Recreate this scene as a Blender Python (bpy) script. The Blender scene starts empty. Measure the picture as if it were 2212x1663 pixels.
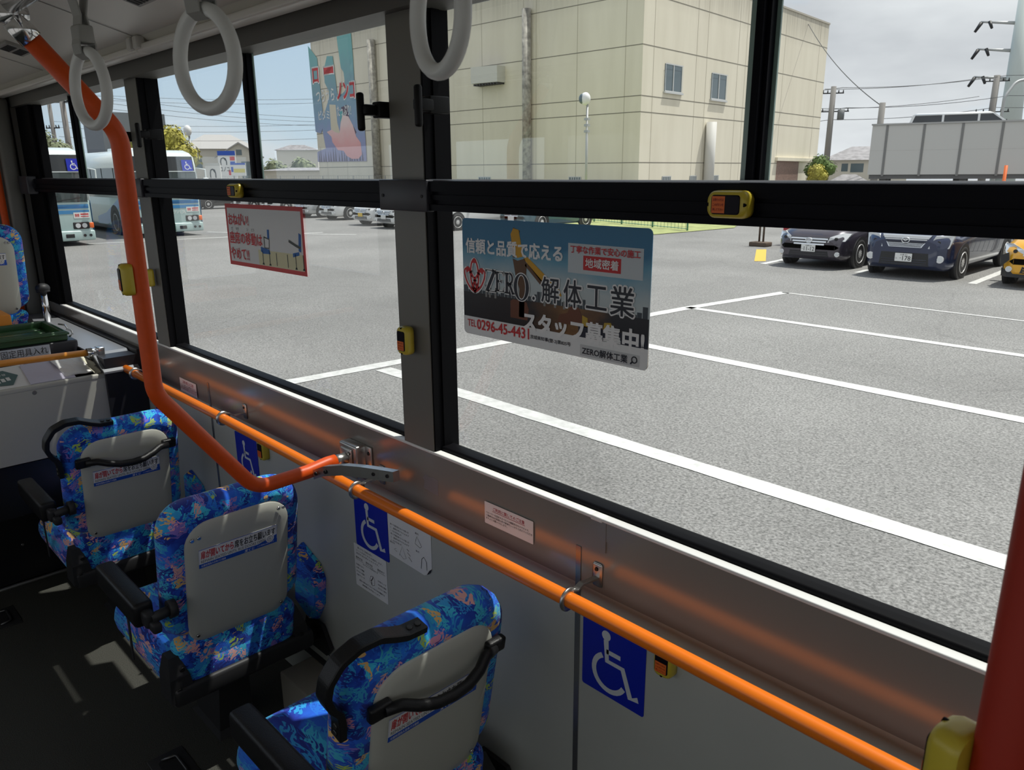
import bpy, bmesh, math, random
from mathutils import Vector, Matrix, Quaternion
random.seed(7)
SC = bpy.context.scene
COL = SC.collection
PI = math.pi
G = -0.40                      # level of the parking lot below the bus floor (z = 0)

# ------------------------------------------------------------------ camera
cam_d = bpy.data.cameras.new('camera')
cam_d.sensor_width = 36.0
cam_d.lens = 36.0 * 1660.0 / 2212.0
cam_d.clip_start = 0.02
cam_d.clip_end = 3000
cam_d.dof.use_dof = True
cam_d.dof.focus_distance = 2.6
cam_d.dof.aperture_fstop = 17.0
cam = bpy.data.objects.new('camera', cam_d)
COL.objects.link(cam)
cam.matrix_world = Matrix(((0.69624462, -0.18741837, 0.69290532, 0.0),
                           (0.71776824, 0.19149435, -0.6694316, 0.0),
                           (-0.00722367, 0.96343358, 0.26784986, 1.80),
                           (0, 0, 0, 1)))
SC.camera = cam

# ------------------------------------------------------------------ sky, sun, exposure
SC.view_settings.view_transform = 'Standard'
SC.view_settings.look = 'None'
SC.view_settings.gamma = 1.0
SC.view_settings.exposure = 0.0
SC.view_settings.use_curve_mapping = False
SC.cycles.max_bounces = 10
SC.cycles.diffuse_bounces = 5
SC.cycles.transparent_max_bounces = 16
SC.cycles.caustics_reflective = False
SC.cycles.caustics_refractive = False
SC.cycles.sample_clamp_indirect = 4.0
SC.cycles.use_denoising = True

W = bpy.data.worlds.new('world')
SC.world = W
W.use_nodes = True
wn, wl = W.node_tree.nodes, W.node_tree.links
wn.clear()


def _n(t, nodes=wn, **kw):
    n = nodes.new(t)
    for k, v in kw.items():
        setattr(n, k, v)
    return n


w_out = _n('ShaderNodeOutputWorld')
w_bg = _n('ShaderNodeBackground')
w_tc = _n('ShaderNodeTexCoord')
w_map = _n('ShaderNodeMapping')
w_map.inputs['Scale'].default_value = (1.0, 1.0, 3.2)
w_no = _n('ShaderNodeTexNoise')
w_no.inputs['Scale'].default_value = 2.3
w_no.inputs['Detail'].default_value = 7
w_no.inputs['Roughness'].default_value = 0.55
w_no.inputs['Distortion'].default_value = 0.4
w_sep = _n('ShaderNodeSeparateXYZ')
# clouds thin out towards the front of the bus (-x), overcast to the right
w_ma = _n('ShaderNodeMath', operation='MULTIPLY')
w_ma.inputs[1].default_value = 0.36
w_ad = _n('ShaderNodeMath', operation='ADD')
w_cr = _n('ShaderNodeValToRGB')
w_cr.color_ramp.elements[0].position = 0.17
w_cr.color_ramp.elements[1].position = 0.36
w_no2 = _n('ShaderNodeTexNoise')
w_no2.inputs['Scale'].default_value = 3.4
w_no2.inputs['Detail'].default_value = 6
w_cc = _n('ShaderNodeValToRGB')
w_cc.color_ramp.elements[0].position = 0.35
w_cc.color_ramp.elements[0].color = (0.58, 0.60, 0.64, 1)
w_cc.color_ramp.elements[1].position = 0.62
w_cc.color_ramp.elements[1].color = (0.84, 0.86, 0.89, 1)
w_zr = _n('ShaderNodeValToRGB')
w_zr.color_ramp.elements[0].position = 0.0
w_zr.color_ramp.elements[0].color = (0.66, 0.80, 0.90, 1)
w_zr.color_ramp.elements[1].position = 0.5
w_zr.color_ramp.elements[1].color = (0.27, 0.49, 0.82, 1)
w_mx = _n('ShaderNodeMix', data_type='RGBA')
wl.new(w_tc.outputs['Generated'], w_map.inputs['Vector'])
wl.new(w_map.outputs['Vector'], w_no.inputs['Vector'])
wl.new(w_map.outputs['Vector'], w_no2.inputs['Vector'])
wl.new(w_tc.outputs['Generated'], w_sep.inputs[0])
wl.new(w_sep.outputs['X'], w_ma.inputs[0])
wl.new(w_ma.outputs[0], w_ad.inputs[0])
wl.new(w_no.outputs['Fac'], w_ad.inputs[1])
wl.new(w_ad.outputs[0], w_cr.inputs['Fac'])
wl.new(w_no2.outputs['Fac'], w_cc.inputs['Fac'])
wl.new(w_sep.outputs['Z'], w_zr.inputs['Fac'])
wl.new(w_cr.outputs['Color'], w_mx.inputs['Factor'])
wl.new(w_zr.outputs['Color'], w_mx.inputs['A'])
wl.new(w_cc.outputs['Color'], w_mx.inputs['B'])
wl.new(w_mx.outputs['Result'], w_bg.inputs['Color'])
w_bg.inputs['Strength'].default_value = 1.0
wl.new(w_bg.outputs[0], w_out.inputs[0])

sun_d = bpy.data.lights.new('sun', 'SUN')
sun_d.energy = 4.8
sun_d.angle = math.radians(0.6)
sun_d.color = (1.0, 0.965, 0.90)
sun = bpy.data.objects.new('sun', sun_d)
COL.objects.link(sun)
sun.location = (8, 8, 20)
sun.rotation_euler = Vector((-0.5, -1.0, -2.9)).to_track_quat('-Z', 'Y').to_euler()


# ------------------------------------------------------------------ materials
MATS = {}


def mat(name, color, rough=0.5, metal=0.0, spec=0.5, coat=0.0, noise=None, bump=None, emit=None):
    """plain principled surface; noise=(scale, amount) mottles the colour, bump=(scale, strength) its relief"""
    if name in MATS:
        return MATS[name]
    m = bpy.data.materials.new(name)
    m.use_nodes = True
    nt = m.node_tree
    b = nt.nodes['Principled BSDF']
    c = (color[0], color[1], color[2], 1)
    b.inputs['Base Color'].default_value = c
    b.inputs['Roughness'].default_value = rough
    b.inputs['Metallic'].default_value = metal
    b.inputs['Specular IOR Level'].default_value = spec
    b.inputs['Coat Weight'].default_value = coat
    if noise or bump:
        tc = nt.nodes.new('ShaderNodeTexCoord')
    if noise:
        no = nt.nodes.new('ShaderNodeTexNoise')
        no.inputs['Scale'].default_value = noise[0]
        no.inputs['Detail'].default_value = 6
        r = nt.nodes.new('ShaderNodeValToRGB')
        a = noise[1]
        r.color_ramp.elements[0].position = 0.3
        r.color_ramp.elements[1].position = 0.7
        r.color_ramp.elements[0].color = (c[0] * (1 - a), c[1] * (1 - a), c[2] * (1 - a), 1)
        r.color_ramp.elements[1].color = (min(1, c[0] * (1 + a)), min(1, c[1] * (1 + a)), min(1, c[2] * (1 + a)), 1)
        nt.links.new(tc.outputs['Object'], no.inputs['Vector'])
        nt.links.new(no.outputs['Fac'], r.inputs['Fac'])
        nt.links.new(r.outputs['Color'], b.inputs['Base Color'])
    if bump:
        n2 = nt.nodes.new('ShaderNodeTexNoise')
        n2.inputs['Scale'].default_value = bump[0]
        n2.inputs['Detail'].default_value = 3
        bp = nt.nodes.new('ShaderNodeBump')
        bp.inputs['Strength'].default_value = bump[1]
        bp.inputs['Distance'].default_value = 0.01
        nt.links.new(tc.outputs['Object'], n2.inputs['Vector'])
        nt.links.new(n2.outputs['Fac'], bp.inputs['Height'])
        nt.links.new(bp.outputs['Normal'], b.inputs['Normal'])
    MATS[name] = m
    return m


def glass_mat(name, tint, refl=1.0, rough=0.0):
    """thin window glass: lets light straight through, mirrors a little at grazing angles"""
    m = bpy.data.materials.new(name)
    m.use_nodes = True
    nt = m.node_tree
    nt.nodes.clear()
    o = nt.nodes.new('ShaderNodeOutputMaterial')
    t = nt.nodes.new('ShaderNodeBsdfTransparent')
    t.inputs['Color'].default_value = (*tint, 1)
    g = nt.nodes.new('ShaderNodeBsdfGlossy')
    g.inputs['Roughness'].default_value = rough
    f = nt.nodes.new('ShaderNodeFresnel')
    f.inputs['IOR'].default_value = 1.45
    mu = nt.nodes.new('ShaderNodeMath')
    mu.operation = 'MULTIPLY'
    mu.inputs[1].default_value = refl
    mx = nt.nodes.new('ShaderNodeMixShader')
    nt.links.new(f.outputs[0], mu.inputs[0])
    nt.links.new(mu.outputs[0], mx.inputs[0])
    nt.links.new(t.outputs[0], mx.inputs[1])
    nt.links.new(g.outputs[0], mx.inputs[2])
    nt.links.new(mx.outputs[0], o.inputs[0])
    MATS[name] = m
    return m


def fabric_mat():
    """blue moquette with loose brush strokes: layers of streaky patches over royal blue"""
    m = bpy.data.materials.new('moquette')
    m.use_nodes = True
    nt = m.node_tree
    N, L = nt.nodes, nt.links
    b = N['Principled BSDF']
    b.inputs['Roughness'].default_value = 0.9
    b.inputs['Sheen Weight'].default_value = 0.15
    geo = N.new('ShaderNodeNewGeometry')

    def mapped(rot, scale):
        mp = N.new('ShaderNodeMapping')
        mp.inputs['Rotation'].default_value = rot
        mp.inputs['Scale'].default_value = scale
        L.new(geo.outputs['Position'], mp.inputs['Vector'])
        return mp.outputs['Vector']

    def noise(vec, sc, det=2, dist=0.0):
        n = N.new('ShaderNodeTexNoise')
        n.inputs['Scale'].default_value = sc
        n.inputs['Detail'].default_value = det
        n.inputs['Distortion'].default_value = dist
        L.new(vec, n.inputs['Vector'])
        return n.outputs['Fac']

    def math2(op, a, bb):
        x = N.new('ShaderNodeMath')
        x.operation = op
        for i, v in enumerate((a, bb)):
            if isinstance(v, (int, float)):
                x.inputs[i].default_value = v
            else:
                L.new(v, x.inputs[i])
        return x.outputs[0]

    def ss(v, lo, hi):
        x = N.new('ShaderNodeMapRange')
        x.interpolation_type = 'SMOOTHSTEP'
        x.inputs['From Min'].default_value = lo
        x.inputs['From Max'].default_value = hi
        L.new(v, x.inputs['Value'])
        return x.outputs['Result']

    base = N.new('ShaderNodeValToRGB')
    base.color_ramp.elements[0].position = 0.40
    base.color_ramp.elements[0].color = (0.005, 0.03, 0.36, 1)
    base.color_ramp.elements[1].position = 0.58
    base.color_ramp.elements[1].color = (0.010, 0.13, 0.76, 1)
    L.new(noise(mapped((0.3, 0.5, 0.2), (9, 9, 9)), 1.0, 3, 1.0), base.inputs['Fac'])
    col = base.outputs['Color']

    def palette(fac, cols):
        r = N.new('ShaderNodeValToRGB')
        r.color_ramp.interpolation = 'CONSTANT'
        e = r.color_ramp.elements
        e[0].position, e[0].color = 0.0, (*cols[0], 1)
        e[1].position, e[1].color = 1 / len(cols), (*cols[1], 1)
        for k in range(2, len(cols)):
            e.new(k / len(cols)).color = (*cols[k], 1)
        L.new(fac, r.inputs['Fac'])
        return r.outputs['Color']

    # dabs of a dry brush: stretched cells, each with a colour of its own and bristle streaks along its length
    COOL = [(0.004, 0.022, 0.28), (0.012, 0.18, 0.78), (0.024, 0.36, 0.80), (0.045, 0.54, 0.84), (0.007, 0.08, 0.60), (0.02, 0.28, 0.74)]
    WARM = [(0.78, 0.34, 0.52), (0.82, 0.50, 0.17), (0.26, 0.17, 0.60), (0.45, 0.66, 0.10), (0.04, 0.46, 0.68), (0.80, 0.42, 0.40), (0.30, 0.20, 0.58), (0.03, 0.35, 0.66)]
    dabs = [
        # rotation, (along, across), offset, size, share hidden, palette
        ((0.5, 0.3, 1.0), (6.5, 31), 3.1, 0.62, 0.08, COOL),
        ((-0.6, 0.4, 1.3), (6.5, 30), 7.7, 0.54, 0.30, COOL),
        ((0.2, -0.5, 0.7), (7.5, 29), 12.9, 0.52, 0.60, WARM),
        ((-0.4, 0.6, 1.8), (7.5, 30), 19.3, 0.50, 0.62, WARM),
    ]
    for rot, (sl, sw), off, size, hid, pal in dabs:
        mp = N.new('ShaderNodeMapping')
        mp.inputs['Rotation'].default_value = rot
        mp.inputs['Location'].default_value = (off, off * 0.7, -off)
        mp.inputs['Scale'].default_value = (sl, sw, sw)
        L.new(geo.outputs['Position'], mp.inputs['Vector'])
        wn_ = N.new('ShaderNodeTexNoise')
        wn_.inputs['Scale'].default_value = 0.9
        wn_.inputs['Detail'].default_value = 1
        L.new(mp.outputs['Vector'], wn_.inputs['Vector'])
        wv_ = N.new('ShaderNodeVectorMath')
        wv_.operation = 'MULTIPLY_ADD'
        wv_.inputs[1].default_value = (1.2, 1.2, 1.2)
        L.new(wn_.outputs['Color'], wv_.inputs[0])
        L.new(mp.outputs['Vector'], wv_.inputs[2])
        vo = N.new('ShaderNodeTexVoronoi')
        vo.inputs['Scale'].default_value = 1.0
        L.new(wv_.outputs[0], vo.inputs['Vector'])
        sc = N.new('ShaderNodeSeparateColor')
        L.new(vo.outputs['Color'], sc.inputs[0])
        st = N.new('ShaderNodeMapping')
        st.inputs['Scale'].default_value = (0.25, 5.5, 5.5)
        L.new(wv_.outputs[0], st.inputs['Vector'])
        bristle = noise(st.outputs['Vector'], 1.0, 0, 0.0)
        d = math2('ADD', vo.outputs['Distance'], math2('MULTIPLY', math2('SUBTRACT', bristle, 0.5), 1.15))
        st2 = N.new('ShaderNodeMapping')
        st2.inputs['Scale'].default_value = (0.22, 11.0, 11.0)
        L.new(wv_.outputs[0], st2.inputs['Vector'])
        m1 = math2('MULTIPLY', ss(d, size, size - 0.05), ss(noise(st2.outputs['Vector'], 1.0, 0, 0.0), 0.36, 0.43))
        m2 = math2('GREATER_THAN', sc.outputs[0], hid)
        mx = N.new('ShaderNodeMix')
        mx.data_type = 'RGBA'
        L.new(math2('MULTIPLY', m1, m2), mx.inputs['Factor'])
        L.new(col, mx.inputs['A'])
        L.new(palette(sc.outputs[1], pal), mx.inputs['B'])
        col = mx.outputs['Result']
    L.new(col, b.inputs['Base Color'])
    # weave relief
    wv = N.new('ShaderNodeTexNoise')
    wv.inputs['Scale'].default_value = 900
    L.new(geo.outputs['Position'], wv.inputs['Vector'])
    bp = N.new('ShaderNodeBump')
    bp.inputs['Strength'].default_value = 0.25
    bp.inputs['Distance'].default_value = 0.002
    L.new(wv.outputs['Fac'], bp.inputs['Height'])
    L.new(bp.outputs['Normal'], b.inputs['Normal'])
    MATS['moquette'] = m
    return m


def asphalt_mat():
    m = bpy.data.materials.new('asphalt')
    m.use_nodes = True
    nt = m.node_tree
    N, L = nt.nodes, nt.links
    b = N['Principled BSDF']
    b.inputs['Roughness'].default_value = 0.9
    tc = N.new('ShaderNodeTexCoord')
    n1 = N.new('ShaderNodeTexNoise')
    n1.inputs['Scale'].default_value = 48
    n1.inputs['Detail'].default_value = 5
    n1.inputs['Roughness'].default_value = 0.7
    n2 = N.new('ShaderNodeTexNoise')
    n2.inputs['Scale'].default_value = 0.35
    n2.inputs['Detail'].default_value = 7
    r1 = N.new('ShaderNodeValToRGB')
    e = r1.color_ramp.elements
    e[0].position, e[0].color = 0.34, (0.09, 0.089, 0.086, 1)
    e[1].position, e[1].color = 0.68, (0.355, 0.35, 0.34, 1)
    r2 = N.new('ShaderNodeValToRGB')
    e = r2.color_ramp.elements
    e[0].position, e[0].color = 0.3, (0.80, 0.80, 0.80, 1)
    e[1].position, e[1].color = 0.7, (1.1, 1.1, 1.1, 1)
    mx = N.new('ShaderNodeMix')
    mx.data_type = 'RGBA'
    mx.blend_type = 'MULTIPLY'
    mx.inputs['Factor'].default_value = 1
    # thin cracks
    vo = N.new('ShaderNodeTexVoronoi')
    vo.feature = 'DISTANCE_TO_EDGE'
    vo.inputs['Scale'].default_value = 0.16
    n3 = N.new('ShaderNodeTexNoise')
    n3.inputs['Scale'].default_value = 1.2
    n3.inputs['Detail'].default_value = 5
    va = N.new('ShaderNodeVectorMath')
    va.operation = 'MULTIPLY_ADD'
    va.inputs[1].default_value = (0.5, 0.5, 0)
    L.new(tc.outputs['Object'], n3.inputs['Vector'])
    L.new(n3.outputs['Color'], va.inputs[0])
    L.new(tc.outputs['Object'], va.inputs[2])
    L.new(va.outputs[0], vo.inputs['Vector'])
    r3 = N.new('ShaderNodeValToRGB')
    e = r3.color_ramp.elements
    e[0].position, e[0].color = 0.0, (0.86, 0.86, 0.86, 1)
    e[1].position, e[1].color = 0.0035, (1, 1, 1, 1)
    L.new(vo.outputs['Distance'], r3.inputs['Fac'])
    m2 = N.new('ShaderNodeMix')
    m2.data_type = 'RGBA'
    m2.blend_type = 'MULTIPLY'
    m2.inputs['Factor'].default_value = 1
    for n in (n1, n2):
        L.new(tc.outputs['Object'], n.inputs['Vector'])
    L.new(n1.outputs['Fac'], r1.inputs['Fac'])
    L.new(n2.outputs['Fac'], r2.inputs['Fac'])
    L.new(r1.outputs['Color'], mx.inputs['A'])
    L.new(r2.outputs['Color'], mx.inputs['B'])
    L.new(mx.outputs['Result'], m2.inputs['A'])
    L.new(r3.outputs['Color'], m2.inputs['B'])
    L.new(m2.outputs['Result'], b.inputs['Base Color'])
    bp = N.new('ShaderNodeBump')
    bp.inputs['Strength'].default_value = 0.2
    bp.inputs['Distance'].default_value = 0.01
    L.new(n1.outputs['Fac'], bp.inputs['Height'])
    L.new(bp.outputs['Normal'], b.inputs['Normal'])
    MATS['asphalt'] = m
    return m


def concrete_mat():
    """pale cream panels, streaked by rain below the coping"""
    m = bpy.data.materials.new('cream_panels')
    m.use_nodes = True
    nt = m.node_tree
    N, L = nt.nodes, nt.links
    b = N['Principled BSDF']
    b.inputs['Roughness'].default_value = 0.85
    tc = N.new('ShaderNodeTexCoord')
    mp = N.new('ShaderNodeMapping')
    mp.inputs['Scale'].default_value = (0.7, 0.7, 0.10)
    n1 = N.new('ShaderNodeTexNoise')
    n1.inputs['Scale'].default_value = 1.2
    n1.inputs['Detail'].default_value = 6
    r1 = N.new('ShaderNodeValToRGB')
    e = r1.color_ramp.elements
    e[0].position, e[0].color = 0.3, (0.69, 0.64, 0.52, 1)
    e[1].position, e[1].color = 0.65, (0.76, 0.71, 0.585, 1)
    # grime under the coping
    se = N.new('ShaderNodeSeparateXYZ')
    mr = N.new('ShaderNodeMapRange')
    mr.inputs['From Min'].default_value = 12.4
    mr.inputs['From Max'].default_value = 15.2
    mp2 = N.new('ShaderNodeMapping')
    mp2.inputs['Scale'].default_value = (4, 4, 0.15)
    n2 = N.new('ShaderNodeTexNoise')
    n2.inputs['Scale'].default_value = 1.0
    n2.inputs['Detail'].default_value = 5
    mu = N.new('ShaderNodeMath')
    mu.operation = 'MULTIPLY'
    mx = N.new('ShaderNodeMix')
    mx.data_type = 'RGBA'
    mx.inputs['B'].default_value = (0.25, 0.23, 0.19, 1)
    L.new(tc.outputs['Object'], mp.inputs['Vector'])
    L.new(mp.outputs['Vector'], n1.inputs['Vector'])
    L.new(n1.outputs['Fac'], r1.inputs['Fac'])
    L.new(tc.outputs['Object'], se.inputs[0])
    L.new(se.outputs['Z'], mr.inputs['Value'])
    L.new(tc.outputs['Object'], mp2.inputs['Vector'])
    L.new(mp2.outputs['Vector'], n2.inputs['Vector'])
    L.new(mr.outputs['Result'], mu.inputs[0])
    L.new(n2.outputs['Fac'], mu.inputs[1])
    L.new(mu.outputs[0], mx.inputs['Factor'])
    L.new(r1.outputs['Color'], mx.inputs['A'])
    L.new(mx.outputs['Result'], b.inputs['Base Color'])
    MATS['cream_panels'] = m
    return m


def ramp_mat(name, axis, stops, noise=None, rough=0.6):
    """printed picture: a colour ramp along one object axis, broken up by noise"""
    m = bpy.data.materials.new(name)
    m.use_nodes = True
    nt = m.node_tree
    N, L = nt.nodes, nt.links
    b = N['Principled BSDF']
    b.inputs['Roughness'].default_value = rough
    tc = N.new('ShaderNodeTexCoord')
    se = N.new('ShaderNodeSeparateXYZ')
    L.new(tc.outputs['Object'], se.inputs[0])
    mr = N.new('ShaderNodeMapRange')
    mr.inputs['From Min'].default_value = axis[1]
    mr.inputs['From Max'].default_value = axis[2]
    L.new(se.outputs[axis[0]], mr.inputs['Value'])
    v = mr.outputs['Result']
    if noise:
        mp = N.new('ShaderNodeMapping')
        mp.inputs['Scale'].default_value = noise[0]
        L.new(tc.outputs['Object'], mp.inputs['Vector'])
        no = N.new('ShaderNodeTexNoise')
        no.inputs['Scale'].default_value = 1.0
        no.inputs['Detail'].default_value = 5
        L.new(mp.outputs['Vector'], no.inputs['Vector'])
        ma = N.new('ShaderNodeMath')
        ma.operation = 'MULTIPLY_ADD'
        ma.inputs[1].default_value = noise[1]
        L.new(no.outputs['Fac'], ma.inputs[0])
        L.new(v, ma.inputs[2])
        v = ma.outputs[0]
    r = N.new('ShaderNodeValToRGB')
    e = r.color_ramp.elements
    e[0].position, e[0].color = stops[0][0], (*stops[0][1], 1)
    e[1].position, e[1].color = stops[-1][0], (*stops[-1][1], 1)
    for p, c in stops[1:-1]:
        k = e.new(p)
        k.color = (*c, 1)
    L.new(v, r.inputs['Fac'])
    L.new(r.outputs['Color'], b.inputs['Base Color'])
    MATS[name] = m
    return m


FAB = fabric_mat()
ASPH = asphalt_mat()
CREAM = concrete_mat()
ORANGE = mat('orange_pole', (0.70, 0.085, 0.008), 0.42, spec=0.35, noise=(60, 0.05))
ORANGE_SHADED = mat('shaded_orange_pole', (0.36, 0.025, 0.010), 0.5, spec=0.25)  # pole orange darkened towards red: shade on the near pole put into its colour
RAILO = mat('orange_rail', (0.86, 0.20, 0.012), 0.34, spec=0.45)
CHROME = mat('chrome', (0.72, 0.72, 0.72), 0.16, 1.0)
STEEL = mat('brushed_steel', (0.55, 0.54, 0.52), 0.32, 1.0)
ALU = mat('aluminium_panel', (0.31, 0.292, 0.265), 0.19, 0.25, noise=(3, 0.05))
ALUSILL = mat('aluminium_sill', (0.80, 0.80, 0.78), 0.45, 0.0)
GREYP = mat('grey_wall_panel', (0.47, 0.485, 0.445), 0.33, spec=0.5, noise=(4, 0.04))
PILLAR = mat('pillar_grey', (0.17, 0.165, 0.145), 0.4)
CEIL = mat('ceiling_grey', (0.74, 0.72, 0.66), 0.34)
CEILD = mat('header_grey', (0.10, 0.097, 0.086), 0.5)
RUBBER = mat('black_rubber', (0.004, 0.004, 0.005), 0.55, spec=0.07)
BLACKP = mat('black_plastic', (0.010, 0.010, 0.011), 0.36, spec=0.35, bump=(500, 0.15))
LATCHM = mat('latch_black', (0.004, 0.004, 0.004), 0.45, spec=0.2)
BLACKA = mat('black_aluminium', (0.004, 0.004, 0.007), 0.4, spec=0.07)
FRAMEG = mat('dark_grey_plastic', (0.026, 0.026, 0.028), 0.5, spec=.3)
SEATP = mat('seat_panel', (0.53, 0.535, 0.475), 0.42)
WHITE = mat('white_print', (0.85, 0.85, 0.85), 0.45)
PAPER = mat('paper', (0.80, 0.80, 0.79), 0.6)
BLUE = mat('blue_sign', (0.006, 0.02, 0.42), 0.3)
BLUES = mat('blue_stripe', (0.012, 0.09, 0.52), 0.4)
RED = mat('red_print', (0.62, 0.025, 0.03), 0.5)
BLACKI = mat('black_ink', (0.02, 0.02, 0.022), 0.5)
GREYI = mat('grey_ink', (0.16, 0.16, 0.16), 0.5)
YELLOW = mat('yellow_plastic', (0.60, 0.47, 0.045), 0.34, spec=0.5)
OLABEL = mat('orange_label', (0.80, 0.16, 0.02), 0.5)
REDINK = mat('dark_red_ink', (0.30, 0.02, 0.01), 0.5)
LENS = mat('dark_lens', (0.010, 0.008, 0.014), 0.3, spec=.1)
RINGM = mat('ring_white', (0.66, 0.67, 0.65), 0.38, spec=0.5)
STRAP = mat('strap_grey', (0.30, 0.30, 0.28), 0.6)
FLOORM = mat('floor_vinyl', (0.050, 0.050, 0.043), 0.55, spec=.3, noise=(420, 0.8), bump=(300, 0.2))
BEIGE = mat('beige_box', (0.36, 0.34, 0.29), 0.55)
GLASS = glass_mat('window_glass', (0.972, 0.985, 0.98), 0.16)
GLASSE = mat('glass_edge', (0.30, 0.42, 0.38), 0.2)
LINEW = mat('road_paint', (0.57, 0.57, 0.555), 0.7, noise=(14, 0.16))


# ------------------------------------------------------------------ mesh builder
class B:
    """collects shapes in one bmesh; set .m to the material of what follows"""

    def __init__(s, m=None):
        s.bm = bmesh.new()
        s.mats = []
        s.mi = 0
        s.M = Matrix.Identity(4)
        if m:
            s.use(m)

    def use(s, m):
        if m not in s.mats:
            s.mats.append(m)
        s.mi = s.mats.index(m)
        return s

    def raw(s, vs, fs, smooth=False):
        bv = [s.bm.verts.new(s.M @ Vector(v)) for v in vs]
        for f in fs:
            try:
                bf = s.bm.faces.new([bv[i] for i in f])
                bf.material_index = s.mi
                bf.smooth = smooth
            except ValueError:
                pass
        return s

    def box(s, x0, x1, y0, y1, z0, z1):
        v = [(x, y, z) for x in (x0, x1) for y in (y0, y1) for z in (z0, z1)]
        return s.raw(v, [(0, 1, 3, 2), (4, 6, 7, 5), (0, 4, 5, 1), (2, 3, 7, 6), (0, 2, 6, 4), (1, 5, 7, 3)])

    def rbox(s, x0, x1, y0, y1, z0, z1, r=0.01, seg=3, M=None):
        t = bmesh.new()
        bmesh.ops.create_cube(t, size=1)
        for v in t.verts:
            v.co = Vector((x0 + (v.co.x + .5) * (x1 - x0), y0 + (v.co.y + .5) * (y1 - y0), z0 + (v.co.z + .5) * (z1 - z0)))
        bmesh.ops.bevel(t, geom=list(t.edges), offset=r, segments=seg, affect='EDGES', profile=0.5)
        return s.take(t, M, True)

    def take(s, t, M=None, smooth=True):
        t.verts.ensure_lookup_table()
        M = s.M @ M if M is not None else s.M
        mp = {v: s.bm.verts.new(M @ v.co) for v in t.verts}
        for f in t.faces:
            try:
                bf = s.bm.faces.new([mp[v] for v in f.verts])
                bf.material_index = s.mi
                bf.smooth = smooth
            except ValueError:
                pass
        t.free()
        return s

    def loft(s, rings, closed=True, caps=True, smooth=True):
        n = len(rings[0])
        vs = [p for r in rings for p in r]
        fs = []
        for i in range(len(rings) - 1):
            for j in range(n if closed else n - 1):
                a, b2 = i * n + j, i * n + (j + 1) % n
                fs.append((a, b2, b2 + n, a + n))
        bv = [s.bm.verts.new(s.M @ Vector(v)) for v in vs]

        def add(f, sm):
            try:
                bf = s.bm.faces.new([bv[i] for i in f])
                bf.material_index = s.mi
                bf.smooth = sm
            except ValueError:
                pass
        for f in fs:
            add(f, smooth)
        if caps and closed:
            add(list(range(n))[::-1], False)
            add([(len(rings) - 1) * n + j for j in range(n)], False)
        return s

    def tube(s, path, r, seg=14, closed=False, rr=None, flat=1.0):
        """swept pipe along a list of points; rr: radius per point; flat squashes the section along its second axis"""
        P = [Vector(p) for p in path]
        n = len(P)
        rings = []
        up = None
        for i in range(n):
            if closed:
                t = (P[(i + 1) % n] - P[i - 1]).normalized()
            else:
                t = (P[min(i + 1, n - 1)] - P[max(i - 1, 0)]).normalized()
            if up is None:
                a = Vector((0, 0, 1)) if abs(t.z) < 0.9 else Vector((1, 0, 0))
                up = (a - t * a.dot(t)).normalized()
            else:
                up = (up - t * up.dot(t)).normalized()
            sd = t.cross(up)
            q = rr[i] if rr else r
            rings.append([P[i] + up * (q * math.cos(2 * PI * k / seg)) + sd * (q * flat * math.sin(2 * PI * k / seg)) for k in range(seg)])
        if closed:
            rings.append(rings[0])
            vs = rings[:-1]
            m = len(vs)
            fl = [p for r_ in vs for p in r_]
            fs = [(i * seg + j, i * seg + (j + 1) % seg, ((i + 1) % m) * seg + (j + 1) % seg, ((i + 1) % m) * seg + j) for i in range(m) for j in range(seg)]
            return s.raw(fl, fs, True)
        return s.loft(rings)

    def strip(s, path, w, th, wdir):
        """flat bar swept along a path: w wide along wdir, th thick across"""
        P = [Vector(p) for p in path]
        wd = Vector(wdir).normalized()
        rings = []
        for i in range(len(P)):
            t = (P[min(i + 1, len(P) - 1)] - P[max(i - 1, 0)]).normalized()
            nrm = t.cross(wd).normalized()
            rings.append([P[i] + wd * (w / 2 * a) + nrm * (th / 2 * b2) for a, b2 in ((1, 1), (.86, 1.25), (-.86, 1.25), (-1, 1), (-1, -1), (-.86, -1.25), (.86, -1.25), (1, -1))])
        return s.loft(rings, smooth=False)

    def cyl(s, p0, p1, r0, r1=None, seg=20, smooth=True):
        p0, p1 = Vector(p0), Vector(p1)
        t = (p1 - p0).normalized()
        a = Vector((0, 0, 1)) if abs(t.z) < 0.9 else Vector((1, 0, 0))
        u = (a - t * a.dot(t)).normalized()
        v = t.cross(u)
        r1 = r0 if r1 is None else r1
        return s.loft([[p + (u * math.cos(2 * PI * k / seg) + v * math.sin(2 * PI * k / seg)) * r for k in range(seg)] for p, r in ((p0, r0), (p1, r1))], smooth=smooth)

    def ball(s, c, r, sc=(1, 1, 1), seg=16):
        t = bmesh.new()
        bmesh.ops.create_uvsphere(t, u_segments=seg, v_segments=max(6, seg // 2), radius=r)
        return s.take(t, Matrix.Translation(Vector(c)) @ Matrix.Diagonal((*sc, 1)), True)

    def prism(s, pts, fr, d):
        """polygon in the frame fr (see frame()), d thick along its normal"""
        o, u, v, n = fr
        a = [o + u * p[0] + v * p[1] for p in pts]
        b2 = [p + n * d for p in a]
        k = len(pts)
        vs = a + b2
        fs = [tuple(range(k))[::-1], tuple(range(k, 2 * k))] + [(i, (i + 1) % k, k + (i + 1) % k, k + i) for i in range(k)]
        return s.raw(vs, fs)

    def rect(s, x0, y0, x1, y1, fr, d=0.0008, r=0.0, lift=0.0):
        o, u, v, n = fr
        fr = (o + n * lift, u, v, n)
        return s.prism(rrect(x0, y0, x1, y1, r), fr, d)

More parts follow.
